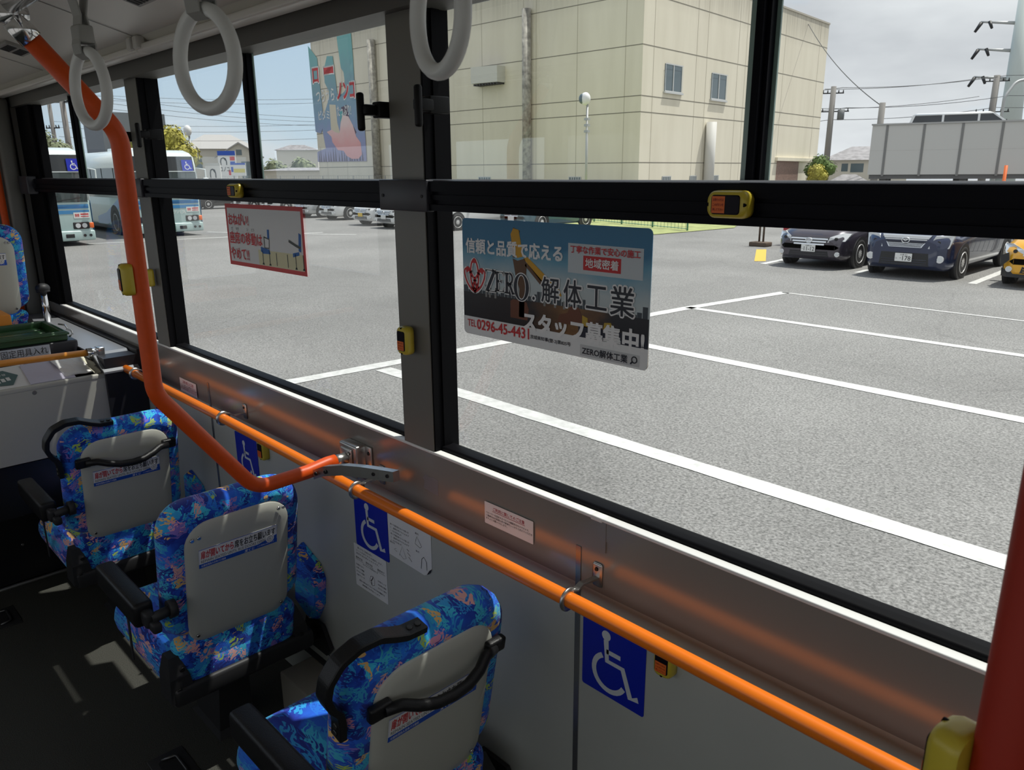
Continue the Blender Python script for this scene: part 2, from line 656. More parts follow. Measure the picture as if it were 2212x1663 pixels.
    def stroke(s, pts, w, fr, d=0.0006, lift=0.0, closed=False):
        """a line of width w drawn through pts on the frame"""
        o, u, v, n = fr
        P = [Vector((p[0], p[1])) for p in pts]
        k = len(P)
        L_, R_ = [], []
        for i in range(k):
            a = P[i - 1] if (closed or i > 0) else P[i]
            c = P[(i + 1) % k] if (closed or i < k - 1) else P[i]
            t = (c - a).normalized()
            nn = Vector((-t.y, t.x)) * (w / 2)
            L_.append(P[i] + nn)
            R_.append(P[i] - nn)
        vs = [o + u * p.x + v * p.y + n * (lift + d) for p in L_ + R_]
        fs = [(i, (i + 1) % k, k + (i + 1) % k, k + i) for i in range(k if closed else k - 1)]
        fs = [f[::-1] for f in fs]
        return s.raw(vs, fs)

    def text(s, body, x0, y0, x1, y1, fr, lift=0.0006, bold=0.0, shear=0.0, res=2):
        """lettering that fills the rectangle x0..x1, y0..y1 of the frame; bold thickens the strokes (share of the height)"""
        o, u, v, n = fr
        vs, fs, bb = glyphs(body, 0.0, shear, res)
        h = (y1 - y0) * bold * .8
        x0, x1, y0, y1 = x0 + h, x1 - h, y0 + h, y1 - h
        sx = (x1 - x0) / max(1e-6, bb[1] - bb[0])
        sy = (y1 - y0) / max(1e-6, bb[3] - bb[2])
        sh = [(0, 0)] if bold < .006 else [(1, 1), (1, -1), (-1, 1), (-1, -1)]
        if bold > .05:
            sh = [(math.cos(a * PI / 5), math.sin(a * PI / 5)) for a in range(10)]
        for k, (dx, dy) in enumerate(sh):
            s.raw([o + u * (x0 + h * dx + (p[0] - bb[0]) * sx) + v * (y0 + h * dy + (p[1] - bb[2]) * sy) + n * (lift + k * 2e-6) for p in vs], fs)
        return s

    def build(s, name, parent=None, loc=None, auto=None):
        if name in SPLIT:
            return s.build_each(SPLIT[name], parent)
        me = bpy.data.meshes.new(name)
        bmesh.ops.recalc_face_normals(s.bm, faces=list(s.bm.faces)) if auto != 'keep' else None
        s.bm.to_mesh(me)
        s.bm.free()
        for m in s.mats:
            me.materials.append(m)
        ob = bpy.data.objects.new(name, me)
        COL.objects.link(ob)
        if parent:
            ob.parent = parent
        if loc:
            ob.location = loc
        return ob

    def build_each(s, name, parent):
        """one object for every connected piece"""
        s.bm.verts.ensure_lookup_table()
        seen, ob = set(), None
        for v0 in s.bm.verts:
            if v0 in seen:
                continue
            isl, todo = [], [v0]
            seen.add(v0)
            while todo:
                v = todo.pop()
                isl.append(v)
                for ed in v.link_edges:
                    w = ed.other_vert(v)
                    if w not in seen:
                        seen.add(w)
                        todo.append(w)
            q = B()
            q.mats = s.mats
            mp = {v: q.bm.verts.new(v.co) for v in isl}
            for f in {f for v in isl for f in v.link_faces}:
                nf = q.bm.faces.new([mp[v] for v in f.verts])
                nf.material_index, nf.smooth = f.material_index, f.smooth
            ob = q.build(name, parent)
        s.bm.free()
        return ob


SPLIT = {'screws': 'screw', 'bolts': 'bolt', 'rivets': 'rivet', 'shell_screws': 'shell_screw', 'wipers': 'wiper', 'mirrors': 'mirror', 'front_pillars': 'front_pillar',
         'bumper_slots': 'bumper_slot', 'side_windows': 'side_window', 'side_waves': 'side_wave', 'joint_covers': 'joint_cover', 'moulding_clips': 'moulding_clip',
         'joint_strips': 'joint_strip', 'rubber_edges': 'rubber_edge', 'glass_edges': 'glass_edge', 'posts': 'post', 'legs': 'leg', 'wheel_arches': 'wheel_arch', 'columns': 'column'}


_gl = {}


def glyphs(body, bold, shear, res):
    k = (body, bold, shear, res)
    if k not in _gl:
        c = bpy.data.curves.new('t', 'FONT')
        c.body = body
        c.offset = bold
        c.shear = shear
        c.resolution_u = res
        c.fill_mode = 'FRONT'
        o = bpy.data.objects.new('t', c)
        COL.objects.link(o)
        bpy.context.view_layer.update()
        dg = bpy.context.evaluated_depsgraph_get()
        me = bpy.data.meshes.new_from_object(o.evaluated_get(dg))
        vs = [tuple(v.co) for v in me.vertices]
        fs = [tuple(p.vertices) for p in me.polygons]
        bpy.data.objects.remove(o)
        bpy.data.curves.remove(c)
        bpy.data.meshes.remove(me)
        bb = (min(v[0] for v in vs), max(v[0] for v in vs), min(v[1] for v in vs), max(v[1] for v in vs))
        _gl[k] = (vs, fs, bb)
    return _gl[k]


def rrect(x0, y0, x1, y1, r=0.0, seg=5):
    if r <= 0:
        return [(x0, y0), (x1, y0), (x1, y1), (x0, y1)]
    out = []
    for cx, cy, a0 in ((x1 - r, y0 + r, -PI / 2), (x1 - r, y1 - r, 0), (x0 + r, y1 - r, PI / 2), (x0 + r, y0 + r, PI)):
        for k in range(seg + 1):
            a = a0 + PI / 2 * k / seg
            out.append((cx + r * math.cos(a), cy + r * math.sin(a)))
    return out


def frame(o, u, v):
    o, u, v = Vector(o), Vector(u).normalized(), Vector(v).normalized()
    return (o, u, v, u.cross(v))


def wall_fr(x, z, y=1.15):
    """a flat sheet on the window wall seen from inside: +u along +x, +v up, normal into the bus"""
    o = Vector((x, y, z))
    return (o, Vector((1, 0, 0)), Vector((0, 0, 1)), Vector((0, -1, 0)))


def bend(points, r, seg=6):
    """polyline with each inner corner rounded to radius r"""
    P = [Vector(p) for p in points]
    out = [P[0]]
    for i in range(1, len(P) - 1):
        a = (P[i - 1] - P[i]).normalized()
        c = (P[i + 1] - P[i]).normalized()
        ang = a.angle(c)
        d = min(r / math.tan(ang / 2), 0.48 * (P[i - 1] - P[i]).length, 0.48 * (P[i + 1] - P[i]).length)
        p0, p1 = P[i] + a * d, P[i] + c * d
        for k in range(seg + 1):
            t = k / seg
            out.append((p0 * (1 - t) + P[i] * t) * (1 - t) + (P[i] * (1 - t) + p1 * t) * t)
    out.append(P[-1])
    return out


def tag(o, label, cat, group=None, kind=None):
    o['label'] = label
    o['category'] = cat
    if group:
        o['group'] = group
    if kind:
        o['kind'] = kind
    return o


def thing(name, label, cat, loc=(0, 0, 0), group=None, kind=None, rz=0.0):
    o = bpy.data.objects.new(name, None)
    o.empty_display_size = 0.05
    COL.objects.link(o)
    o.location = loc
    o.rotation_euler = (0, 0, rz)
    return tag(o, label, cat, group, kind)


def dup(root, loc, label=None, group=None, rz=None, skip=()):
    r = root.copy()
    COL.objects.link(r)
    r.location = loc
    if rz is not None:
        r.rotation_euler = (0, 0, rz)
    if label:
        r['label'] = label
    if group:
        r['group'] = group
    for ch in list(root.children):
        if ch.name.split('.')[0] in skip:
            continue
        c = ch.copy()
        COL.objects.link(c)
        c.parent = r
        for g in list(ch.children):
            d = g.copy()
            COL.objects.link(d)
            d.parent = c
    return r


def struct(o, label, cat):
    return tag(o, label, cat, kind='structure')

# =================================================================== THE BUS: shell
XF, XR = -5.35, 5.2            # partition behind the driver, rear end of what is built
# floor and ceiling
b = B(FLOORM)
b.box(XF - 1.9, XR, -1.2, 1.21, -0.06, 0.0)
struct(b.build('floor'), 'dark speckled vinyl bus floor beneath the blue seats', 'floor')

b = B(CEIL)
prof = [(1.11, 2.212), (1.05, 2.245), (0.72, 2.335), (0.46, 2.40), (-0.46, 2.40), (-0.72, 2.335), (-1.05, 2.245), (-1.11, 2.212)]
vs, n = [], len(prof)
for x in (XF - 1.9, XR):
    vs += [(x, y, z) for y, z in prof] + [(x, y, z + 0.05) for y, z in prof]
fs = []
for i in range(n - 1):
    fs += [(i, i + 1, 2 * n + i + 1, 2 * n + i), (n + i, n + i + 1, 3 * n + i + 1, 3 * n + i)]
b.raw(vs, fs)
ceil = struct(b.build('ceiling'), 'pale grey bus ceiling with duct panels along the side', 'ceiling')
b = B(mat('ceiling_seam', (0.10, 0.10, 0.095), 0.6))
for x in (-0.55, -1.72, -2.9, -4.05, -5.2):
    b.raw([(x, y, z - 0.002) for y, z in prof[1:4]] + [(x + 0.006, y, z - 0.002) for y, z in prof[1:4]], [(0, 1, 4, 3), (1, 2, 5, 4)])
b.raw([(XF, .72, 2.333), (XR, .72, 2.333), (XR, .716, 2.334), (XF, .716, 2.334)], [(0, 1, 2, 3)])
b.build('seam', ceil)
b = B(CEIL)
for x0, x1 in ((-5.3, -2.905), (-2.895, -0.555), (-0.545, XR)):
    b.rbox(x0, x1, 1.045, 1.10, 2.196, 2.222, 0.008)
b.build('gutter_moulding', ceil)
b = B(mat('clip_grey', (0.55, 0.54, 0.5), 0.5))
for x in (-2.93, -2.87):
    b.rbox(x - .018, x + .018, 1.03, 1.06, 2.205, 2.245, 0.005)
b.build('moulding_clips', ceil)
# header above the windows
b = B(CEILD)
b.box(XF, XR, 1.12, 1.22, 2.152, 2.23)
struct(b.build('trim_1'), 'dark grey header strip above the side windows', 'trim')

# ceiling vents
slot = mat('vent_black', (0.01, 0.01, 0.01), 0.6)
ventb = mat('vent_frame', (0.30, 0.29, 0.27), 0.5)


def vent(x, label):
    t = thing('air_vent', label, 'vent', (x, 0.885, 2.29), 'vents in the ceiling duct')
    sl = -math.atan2(0.09, 0.33)
    M = Matrix.Rotation(sl, 4, 'X')
    f = B(ventb)
    f.M = M
    f.rbox(-.085, .085, -.05, .05, -.012, .004, 0.005)
    f.build('vent_frame', t)
    f = B(slot)
    f.M = M
    for k in range(6):
        for j in (-1, 1):
            f.box(-.066 + k * .023, -.052 + k * .023, j * .021 - .016, j * .021 + .016, -.0135, -.011)
    f.build('vent_slots', t)


vent(-2.42, 'slotted black ceiling vent between the two far hanging rings and the window')
vent(-1.28, 'slotted ceiling vent at the top edge above the middle hanging ring')
vent(-3.75, 'slotted ceiling vent farthest towards the front of the bus')

# ---- lower wall on the window side
b = B(GREYP)
b.box(XF, XR, 1.15, 1.21, 0.0, 0.93)
wr = struct(b.build('wall_right'), 'grey lower side wall panel below the orange handrail', 'wall')
b = B(mat('seam_strip', (0.30, 0.31, 0.33), 0.25, 0.8))
for x in (-0.985, -2.885):
    b.box(x - .007, x + .007, 1.1475, 1.151, 0.0, 1.02)
b.build('joint_strips', wr)
b = B(mat('panel_gap', (0.03, 0.03, 0.03), 0.8))
b.box(-2.6, 0.4, 1.1495, 1.151, 0.186, 0.189)
b.box(-2.6, 0.4, 1.13, 1.151, 0.150, 0.153)
b.build('panel_gap', wr)

b = B(ALU)
b.box(XF, XR, 1.1495, 1.20, 0.93, 1.10)
al = struct(b.build('trim_2'), 'brushed aluminium strip between the window sill and the handrail', 'trim')
b = B(ALU)
b.box(XF, -0.96, 1.1475, 1.16, 1.056, 1.099)
b.box(-0.91, XR, 1.1475, 1.16, 1.056, 1.099)
b.box(-0.96, -0.91, 1.1462, 1.16, 1.03, 1.100)
b.build('sill_face', al)
b = B(mat('worn_mark', (0.22, 0.21, 0.22), 0.6))
fr = wall_fr(-1.50, 1.01, 1.1493)
b.prism([(-.03, -.02), (.03, -.026), (.031, .018), (.012, .022), (-.005, .018), (-.02, .021), (-.034, .008), (-.026, .002)], fr, 0.0002)
b.build('worn_patch', al)
# sill ledge
b = B(ALUSILL)
b.rbox(XF, -0.937, 1.145, 1.168, 1.098, 1.106, 0.002, 2)
b.rbox(-0.934, XR, 1.145, 1.168, 1.098, 1.106, 0.002, 2)
b.rbox(-0.95, -0.92, 1.1435, 1.166, 1.096, 1.107, 0.002, 2)
struct(b.build('trim_3'), 'bright aluminium sill ledge along the bottom of the windows', 'trim')

# floor duct box along the wall
b = B(BEIGE)
b.rbox(-2.205, 0.9, 1.008, 1.149, 0.0, 0.148, 0.006)
tag(b.build('duct_box'), 'low beige box on the floor along the grey wall', 'box')

# ---- pillars
pil = []
for i, (x0, x1, xb) in enumerate(((-3.355, -3.232, 0), (-1.603, -1.479, 0), (0.16, 0.28, 0), (1.90, 2.02, 0), (3.6, 3.72, 0))):
    b = B(PILLAR)
    b.box(x0, x1, 1.147, 1.23, 1.105, 2.16)
    p = struct(b.build('pillar_%d' % (i + 1 if i < 4 else 6)), ['grey window pillar behind the tall orange pole', 'grey window pillar beside the construction poster', 'grey window pillar next to the near orange pole', 'grey pillar behind the camera, ahead of the last bay', 'grey pillar at the rear end of the bus'][i], 'pillar')
    b = B(RUBBER)
    b.box(x1 - .001, x1 + .005, 1.150, 1.228, 1.10, 2.155)
    b.box(x1, x1 + .010, 1.176, 1.20, 1.10, 2.155)
    b.box(x0 - .006, x0 + .001, 1.152, 1.228, 1.10, 2.155)
    b.build('rubber_edges', p)
b = B(RUBBER)
b.box(-5.05, -4.80, 1.145, 1.21, 1.10, 2.155)
b.box(-4.80, -4.765, 1.165, 1.20, 1.10, 2.155)
struct(b.build('pillar_0'), 'wide black pillar at the front edge of the foremost window', 'pillar')
b = B(PILLAR)
b.box(XF, -5.05, 1.12, 1.21, 0.9, 2.2)
b.rbox(XF, -5.02, 1.03, 1.11, 0.9, 2.2, 0.02)
struct(b.build('pillar_5'), 'grey post ahead of the black front window pillar', 'pillar')

# ---- windows: pane, gasket, sliding upper sashes
clip = LATCHM


def latch(px, side):
    """black finger latch on the edge of a sliding pane"""
    c = B(clip)
    c.rbox(px - .030 * (side < 0), px + .030 * (side > 0), 1.118, 1.176, 1.925, 1.962, 0.004)
    c.rbox(px + side * .022 - .012, px + side * .022 + .012, 1.085, 1.128, 1.93, 1.955, 0.005)
    c.rbox(px + side * .030 - .0085, px + side * .030 + .0085, 1.078, 1.094, 1.895, 1.982, 0.006)
    return c


def window(k, x0, x1, sash, label, latches):
    t = thing('window_%d' % k, label, 'window', ((x0 + x1) / 2, 1.18, 1.1), kind='structure')
    ti = t.matrix_world
    off = Matrix.Translation(Vector((-(x0 + x1) / 2, -1.18, -1.1)))

    def bb(m):
        q = B(m)
        q.M = off
        return q
    g = bb(GLASS)
    g.box(x0, x1, 1.188, 1.191, 1.10, 1.735)
    g.build('lower_pane', t)
    g = bb(GLASS)
    g.box(x0, sash + .02, 1.194, 1.197, 1.765, 2.155)
    g.build('upper_pane', t)
    g = bb(GLASS)
    g.box(sash - .02, x1, 1.182, 1.185, 1.765, 2.155)
    g.build('upper_pane', t)
    g = bb(GLASSE)
    g.box(sash - .024, sash - .014, 1.1815, 1.1855, 1.765, 2.155)
    g.box(sash + .012, sash + .020, 1.1935, 1.1975, 1.765, 2.155)
    g.build('glass_edges', t)
    g = bb(RUBBER)
    g.rbox(x0, x1, 1.168, 1.212, 1.100, 1.117, 0.006)
    g.build('gasket', t)
    g = bb(BLACKA)
    g.box(sash - .013, sash + .013, 1.177, 1.200, 1.765, 2.155)
    g.box(sash - .006, sash + .006, 1.166, 1.178, 1.765, 2.155)
    g.build('sash_bar', t)
    for px, sd in latches:
        c = latch(px, sd)
        c.bm.transform(off)
        c.build('latch', t)
    return t


window(1, -4.78, -3.35, -4.17, 'foremost side window with the parked buses outside', [(-3.352, -1)])
window(2, -3.235, -1.60, -2.385, 'middle side window that carries the red bordered notice', [(-3.13, 1), (-1.603, -1)])
window(3, -1.479, 0.165, -0.655, 'large side window that carries the construction poster', [(-1.44, 1)])
window(4, 0.275, 1.905, 1.05, 'side window at the rear beyond the near orange pole', [])
window(5, 2.015, 3.605, 2.8, 'side window behind the camera', [])
window(6, 3.715, 5.2, 4.4, 'last side window at the rear end', [])

# ---- transom bar between upper and lower panes
b = B(BLACKA)
for x0, x1 in ((-4.85, -3.24), (-3.24, -1.617), (-1.435, XR)):
    b.box(x0, x1, 1.135, 1.20, 1.714, 1.780)
    b.box(x0, x1, 1.124, 1.14, 1.757, 1.7795)
    b.box(x0, x1, 1.124, 1.14, 1.714, 1.728)
    b.box(x0, x1, 1.129, 1.14, 1.738, 1.7495)
tb = struct(b.build('trim_4'), 'black transom bar running across all the side windows', 'trim')
b = B(mat('bar_lip', (0.45, 0.45, 0.46), 0.3, 0.9))
b.box(-4.85, XR, 1.155, 1.162, 1.779, 1.7835)
b.build('bright_lip', tb)
b = B(mat('joint_cover', (0.028, 0.028, 0.036), 0.4))
for x0, x1 in ((-1.619, -1.433), (-3.37, -3.235)):
    b.rbox(x0, x1, 1.116, 1.14, 1.711, 1.783, 0.003, 2)
b.rbox(-5.0, -4.83, 1.09, 1.14, 1.70, 1.795, 0.006)
b.build('joint_covers', tb)
b = B(slot)
for x in (-1.603, -1.449):
    b.cyl((x, 1.1165, 1.746), (x, 1.1145, 1.746), .004, seg=10)
b.build('screws', tb)

# ---- partition behind the driver, far side wall, rear
b = B(mat('partition_dark', (0.06, 0.06, 0.058), 0.45))
b.box(XF - .03, XF, 0.30, 1.2, 0.0, 1.95)
struct(b.build('wall_front'), 'dark partition behind the driver at the front', 'wall')
b = B(GREYP)
b.box(XF - 1.9, XR, -1.21, -1.15, 0.0, 1.0)
b.box(XF - 1.9, XR, -1.21, -1.15, 2.0, 2.26)
for x in (-6.9, -5.1, -3.3, -1.55, .2, 1.95, 3.65, 5.1):
    b.box(x - .07, x + .07, -1.21, -1.15, 1.0, 2.0)
struct(b.build('wall_left'), 'far side wall of the bus with open window bays', 'wall')
b = B(GREYP)
b.box(XR, XR + .05, -1.2, 1.21, 0.0, 1.2)
b.box(XR, XR + .05, -1.2, 1.21, 1.9, 2.45)
struct(b.build('wall_back'), 'rear end wall of the bus', 'wall')
b = B(GREYP)
b.box(XF - 1.95, XF - 1.88, -1.21, 1.21, 0.0, 0.85)
b.box(XF - 1.95, XF - 1.88, -1.21, 1.21, 1.95, 2.45)
for y in (-1.17, 0.0, 1.17):
    b.box(XF - 1.95, XF - 1.88, y - .04, y + .04, 0.85, 1.95)
b.box(XF - 1.9, XF, 1.15, 1.21, 0.0, 1.0)
b.box(XF - 1.9, XF, 1.15, 1.21, 2.05, 2.26)
struct(b.build('wall_nose'), 'front end of the bus around the windscreen', 'wall')
# outer skin below the windows and the roof
b = B(mat('bus_outside', (0.55, 0.6, 0.6), 0.3))
b.box(XF - 1.9, XR, 1.212, 1.23, -0.15, 1.098)
b.box(XF - 1.9, XR, 1.205, 1.25, 2.16, 2.30)
b.box(XF - 1.9, XR, -1.22, 1.23, 2.46, 2.50)
struct(b.build('wall_outside'), 'outer skin of the bus', 'wall')

# =================================================================== SEATS
def bolt(b, c, d, r=.006):
    c, d = Vector(c), Vector(d)
    b.cyl(c, c + d * .003, r, r * .75, seg=10)


def seat_parts(root):
    """blue seat facing -x; origin on the floor below the top of the backrest"""
    th = math.atan2(0.087, 0.47)
    R = Matrix.Translation(Vector((0, 0, .915))) @ Matrix.Rotation(th, 4, 'Y') @ Matrix.Translation(Vector((0, 0, -.915)))

    def rr(inset, x, y0=-.21, y1=.21, z0=.475, z1=.915, ct=.085):
        out = []
        y0, y1, z0, z1 = y0 + inset, y1 - inset, z0 + inset, z1 - inset
        for cy, cz, a0, r in ((y1, z0, -PI / 2, .06), (y1, z1, 0, ct), (y0, z1, PI / 2, ct), (y0, z0, PI, .06)):
            r = max(.012, r - inset * .6)
            cx_ = cy - r if cy > 0 else cy + r
            cz_ = cz + r if cz == z0 else cz - r
            for k in range(8):
                a = a0 + PI / 2 * k / 7
                out.append((x, cx_ + r * math.cos(a), cz_ + r * math.sin(a)))
        return out
    b = B(FAB)
    b.M = R
    b.loft([rr(i, x) for x, i in ((-.105, .06), (-.100, .03), (-.088, .012), (-.065, .001), (-.040, 0), (-.018, .007), (-.004, .020), (.002, .034), (.0, .05))])
    b.build('backrest', root)
    # rear shell
    b = B(SEATP)
    b.M = R

    def pr(ins, x):
        return rr(ins, x, -.155, .160, .452, .868, .075)
    b.loft([pr(0.0, -.03), pr(0, .001), pr(.004, .005), pr(.03, .009), pr(.06, .010)])
    sh = b.build('back_shell', root)
    b = B(CHROME)
    b.M = R
    for y, z in ((-.13, .485), (.135, .485)):
        bolt(b, (.008, y, z), (1, 0, 0))
    b.build('screws', sh)
    # notice
    fr = (R @ Vector((.0112, -.120, .722)), Vector((0, 1, 0)), (R.to_3x3() @ Vector((0, 0, 1))), (R.to_3x3() @ Vector((1, 0, 0))))
    b = B(WHITE)
    w, h = .238, .062
    b.rect(0, 0, w, h, fr, .0006, .004)
    b.use(BLUES)
    b.rect(0, 0, w, .0135, fr, .0003, 0, .0006)
    b.stroke([(.001, .001), (w - .001, .001), (w - .001, h - .001), (.001, h - .001)], .0018, fr, .0003, .0007, True)
    b.prism([(w - .06, .0135), (w - .001, .0135), (w - .001, .028)], (fr[0] + fr[3] * .0006, fr[1], fr[2], fr[3]), .0003)
    b.use(RED)
    b.text('扉が開いてから', .006, .029, .102, .056, fr, .0012, .018)
    b.use(BLACKI)
    b.text('席をお立ち願います', .105, .029, w - .006, .056, fr, .0012, .014)
    b.use(GREYI)
    b.text('REMAIN SEATED UNTIL BUS DOORS OPEN', .006, .0165, .20, .0255, fr, .0012, .01)
    b.use(WHITE)
    b.text('公益社団法人日本バス協会', .006, .0035, .078, .0105, fr, .0013, .012)
    b.text('宝くじ', .135, .0025, .165, .0115, fr, .0013, .02, .2)
    b.text('この看板は助成です', .175, .0045, .228, .0095, fr, .0013)
    b.prism([(w - .023 + .013 * math.cos(a * PI / 10), .021 + .013 * math.sin(a * PI / 10)) for a in range(20)], (fr[0] + fr[3] * .001, fr[1], fr[2], fr[3]), .0004)
    b.use(GREYI)
    b.stroke([(w - .023 + .0085 * math.cos(a * PI / 8), .021 + .0085 * math.sin(a * PI / 8)) for a in range(16)], .0009, fr, .0003, .0016, True)
    b.stroke([(w - .029, .019), (w - .024, .022), (w - .019, .018)], .001, fr, .0003, .0016)
    b.stroke([(w - .023, .015), (w - .022, .027)], .001, fr, .0003, .0016)
    st = b.build('notice_sticker', root)
    st['label'] = 'white notice sticker with red and black lettering over a blue stripe'
    # cushion
    b = B(FAB)

    def cu(y0, y1, x0, x1, z, r):
        out = []
        for cx_, cy, a0 in ((x1, y0, -PI / 2), (x1, y1, 0), (x0, y1, PI / 2), (x0, y0, PI)):
            qx = cx_ - r if cx_ == x1 else cx_ + r
            qy = cy - r if cy == y1 else cy + r
            for k in range(7):
                a = a0 + PI / 2 * k / 6
                px = qx + r * math.cos(a)
                out.append((px, qy + r * math.sin(a), z - .06 * max(0, px + .15) * 1.0))
        return out
    rings = []
    for ins, z in ((.035, .320), (.012, .326), (.0, .345), (-.004, .370), (.0, .395), (.008, .415), (.024, .430), (.05, .438)):
        rings.append(cu(-.225 + ins, .21 - ins, -.615 + ins, -.07 - ins * .4, z, .085 - ins * .3))
    b.loft(rings)
    b.build('cushion', root)
    # rolled fabric edge below the backrest
    b = B(FAB)
    b.rbox(-.155, -.072, -.195, .19, .350, .478, .03, 4)
    b.build('lower_roll', root)
    # frame with corner castings
    b = B(FRAMEG)
    b.rbox(-.60, -.08, -.20, .19, .295, .325, .012)
    b.rbox(-.118, -.056, -.222, .232, .290, .352, .012)
    for y0, y1 in ((-.232, -.158), (.165, .222)):
        b.loft([[(-.150, y0, .31), (-.060, y0, .31), (-.060, y1, .31), (-.150, y1, .31)],
                [(-.146, y0 + .004, .385), (-.064, y0 + .004, .385), (-.064, y1 - .012, .385), (-.146, y1 - .012, .385)],
                [(-.13, y0 + .014, .445), (-.085, y0 + .014, .445), (-.085, y1 - .03, .445), (-.13, y1 - .03, .445)]], smooth=False)
    fm = b.build('seat_frame', root)
    b = B(mat('bolt_dark', (.02, .02, .022), .4, .6))
    for y, z in ((-.205, .345), (-.19, .41), (.19, .35)):
        bolt(b, (-.061, y, z), (1, 0, 0), .009)
    b.build('bolts', fm)
    # pedestal and the arm that ties it to the wall
    b = B(FRAMEG)
    b.loft([[(-.43, -.06, 0), (-.20, -.06, 0), (-.20, .08, 0), (-.43, .08, 0)], [(-.40, -.05, .02), (-.22, -.05, .02), (-.22, .07, .02), (-.40, .07, .02)],
            [(-.38, -.035, .295), (-.20, -.035, .295), (-.20, .055, .295), (-.38, .055, .295)]], smooth=False)
    b.build('pedestal', root)
    b = B(FRAMEG)
    b.tube([(-.16, .0, .27), (-.16, .285, .27)], .026, 12)
    b.prism([(-.26, .20), (-.10, .20), (-.07, .235), (-.12, .31), (-.22, .31)], (Vector((0, .305, 0)), Vector((1, 0, 0)), Vector((0, 0, 1)), Vector((0, -1, 0))), .012)
    b.build('wall_arm', root)
    # side pad on the wall
    b = B(FAB)
    b.loft([[(x, .270, z) for x, z in ((-.245, .37), (-.16, .33), (-.115, .40), (-.10, .49), (-.12, .53), (-.22, .565))],
            [(x * 1.0, .300, z) for x, z in ((-.26, .36), (-.155, .315), (-.105, .395), (-.09, .495), (-.115, .54), (-.225, .58))],
            [(x * 1.0, .309, z) for x, z in ((-.26, .36), (-.155, .315), (-.105, .395), (-.09, .495), (-.115, .54), (-.225, .58))]], smooth=False)
    b.build('wall_pad', root)
    # armrest on the aisle side
    b = B(BLACKP)
    b.rbox(-.385, -.055, -.298, -.243, .592, .665, .012, 3)
    ar = b.build('armrest', root)
    b = B(FRAMEG)
    b.rbox(-.075, -.02, -.280, -.250, .598, .645, .010)
    b.rbox(-.035, .008, -.272, -.246, .592, .622, .008)
    b.cyl((-.028, -.262, .625), (-.028, -.20, .632), .015, .015, 14)
    b.cyl((-.030, -.215, .632), (-.030, -.195, .632), .026, .026, 16)
    b.build('pivot', ar)
    b = B(mat('strap_black', (.02, .02, .022), .7))
    b.strip([(-.300, -.25, .61), (-.305, -.248, .50), (-.335, -.243, .335)], .016, .003, (1, 0, .1))
    b.build('strap', ar)
    return R


def corner_grip(root, R):
    """black bow handle around the upper aisle corner and the sagging bar across the shell"""
    b = B(BLACKP)
    b.M = R
    path = []
    pts = [(-.02, -.03, .922), (-.02, -.075, .924), (-.02, -.105, .935), (-.02, -.14, .951), (-.02, -.185, .952), (-.02, -.225, .935), (-.02, -.248, .90), (-.02, -.252, .865), (-.02, -.240, .835), (-.02, -.222, .812), (-.02, -.216, .78), (-.02, -.215, .745)]
    b.strip(bend(pts, .03, 3), .036, .013, (1, 0, 0))
    g = b.build('corner_grip', root)
    b = B(mat('screw_grey', (.07, .07, .07), .4, .7))
    b.M = R
    for y in (-.042, -.062):
        bolt(b, (-.02, y, .931), (0, 0, 1), .0075)
    for z in (.758, .775):
        bolt(b, (-.02, -.2235, z), (0, -1, 0), .0075)
    b.build('screws', g)
    b = B(BLACKP)
    b.M = R
    for s in (-1, 1):
        y = .003 + s * .152
        b.rbox(.006, .026, y - .026, y + .026, .779, .815, .006)
    pts = [(.022, -.142, .797), (.030, -.105, .797), (.047, -.075, .790), (.056, -.035, .780), (.058, .006, .777), (.056, .047, .780), (.047, .085, .790), (.030, .115, .797), (.022, .148, .797)]
    b.tube(bend(pts, .03, 3), .0125, 10, rr=None)
    b.build('back_handle', root)


SEATS = []
s2 = thing('passenger_seat', 'blue patterned seat without corner handle, second from the camera, below the bent orange pole', 'seat', (-2.0, .84, 0), 'blue patterned bus seats')
Rb = seat_parts(s2)
b = B(CHROME)
b.M = Rb
for y, z in ((-.135, .82), (-.115, .822), (.125, .836), (.14, .836)):
    bolt(b, (.008, y, z), (1, 0, 0), .0065)
b.build('shell_screws', s2)
s1 = dup(s2, (-1.085, .84, 0), 'blue patterned seat with black corner handle nearest to the camera', skip=('shell_screw', 'wall_pad'))
s3 = dup(s2, (-2.94, .84, 0), 'blue patterned seat with black corner handle in front of the grey partition panel', skip=('shell_screw',))
for s in (s1, s3):
    corner_grip(s, Rb)
    for ch in s.children:
        if ch.name.startswith('notice_sticker'):
            ch.location = Rb.to_3x3() @ Vector((0, 0, -.034))
s4 = dup(s2, (-4.60, .775, .635), 'blue patterned seat raised on the platform behind the orange box at the front', skip=('armrest', 'wall_arm', 'wall_pad', 'pedestal'))
b = B(FRAMEG)
b.box(-.42, -.10, -.12, .12, .001, .297)
b.build('pedestal', s4)

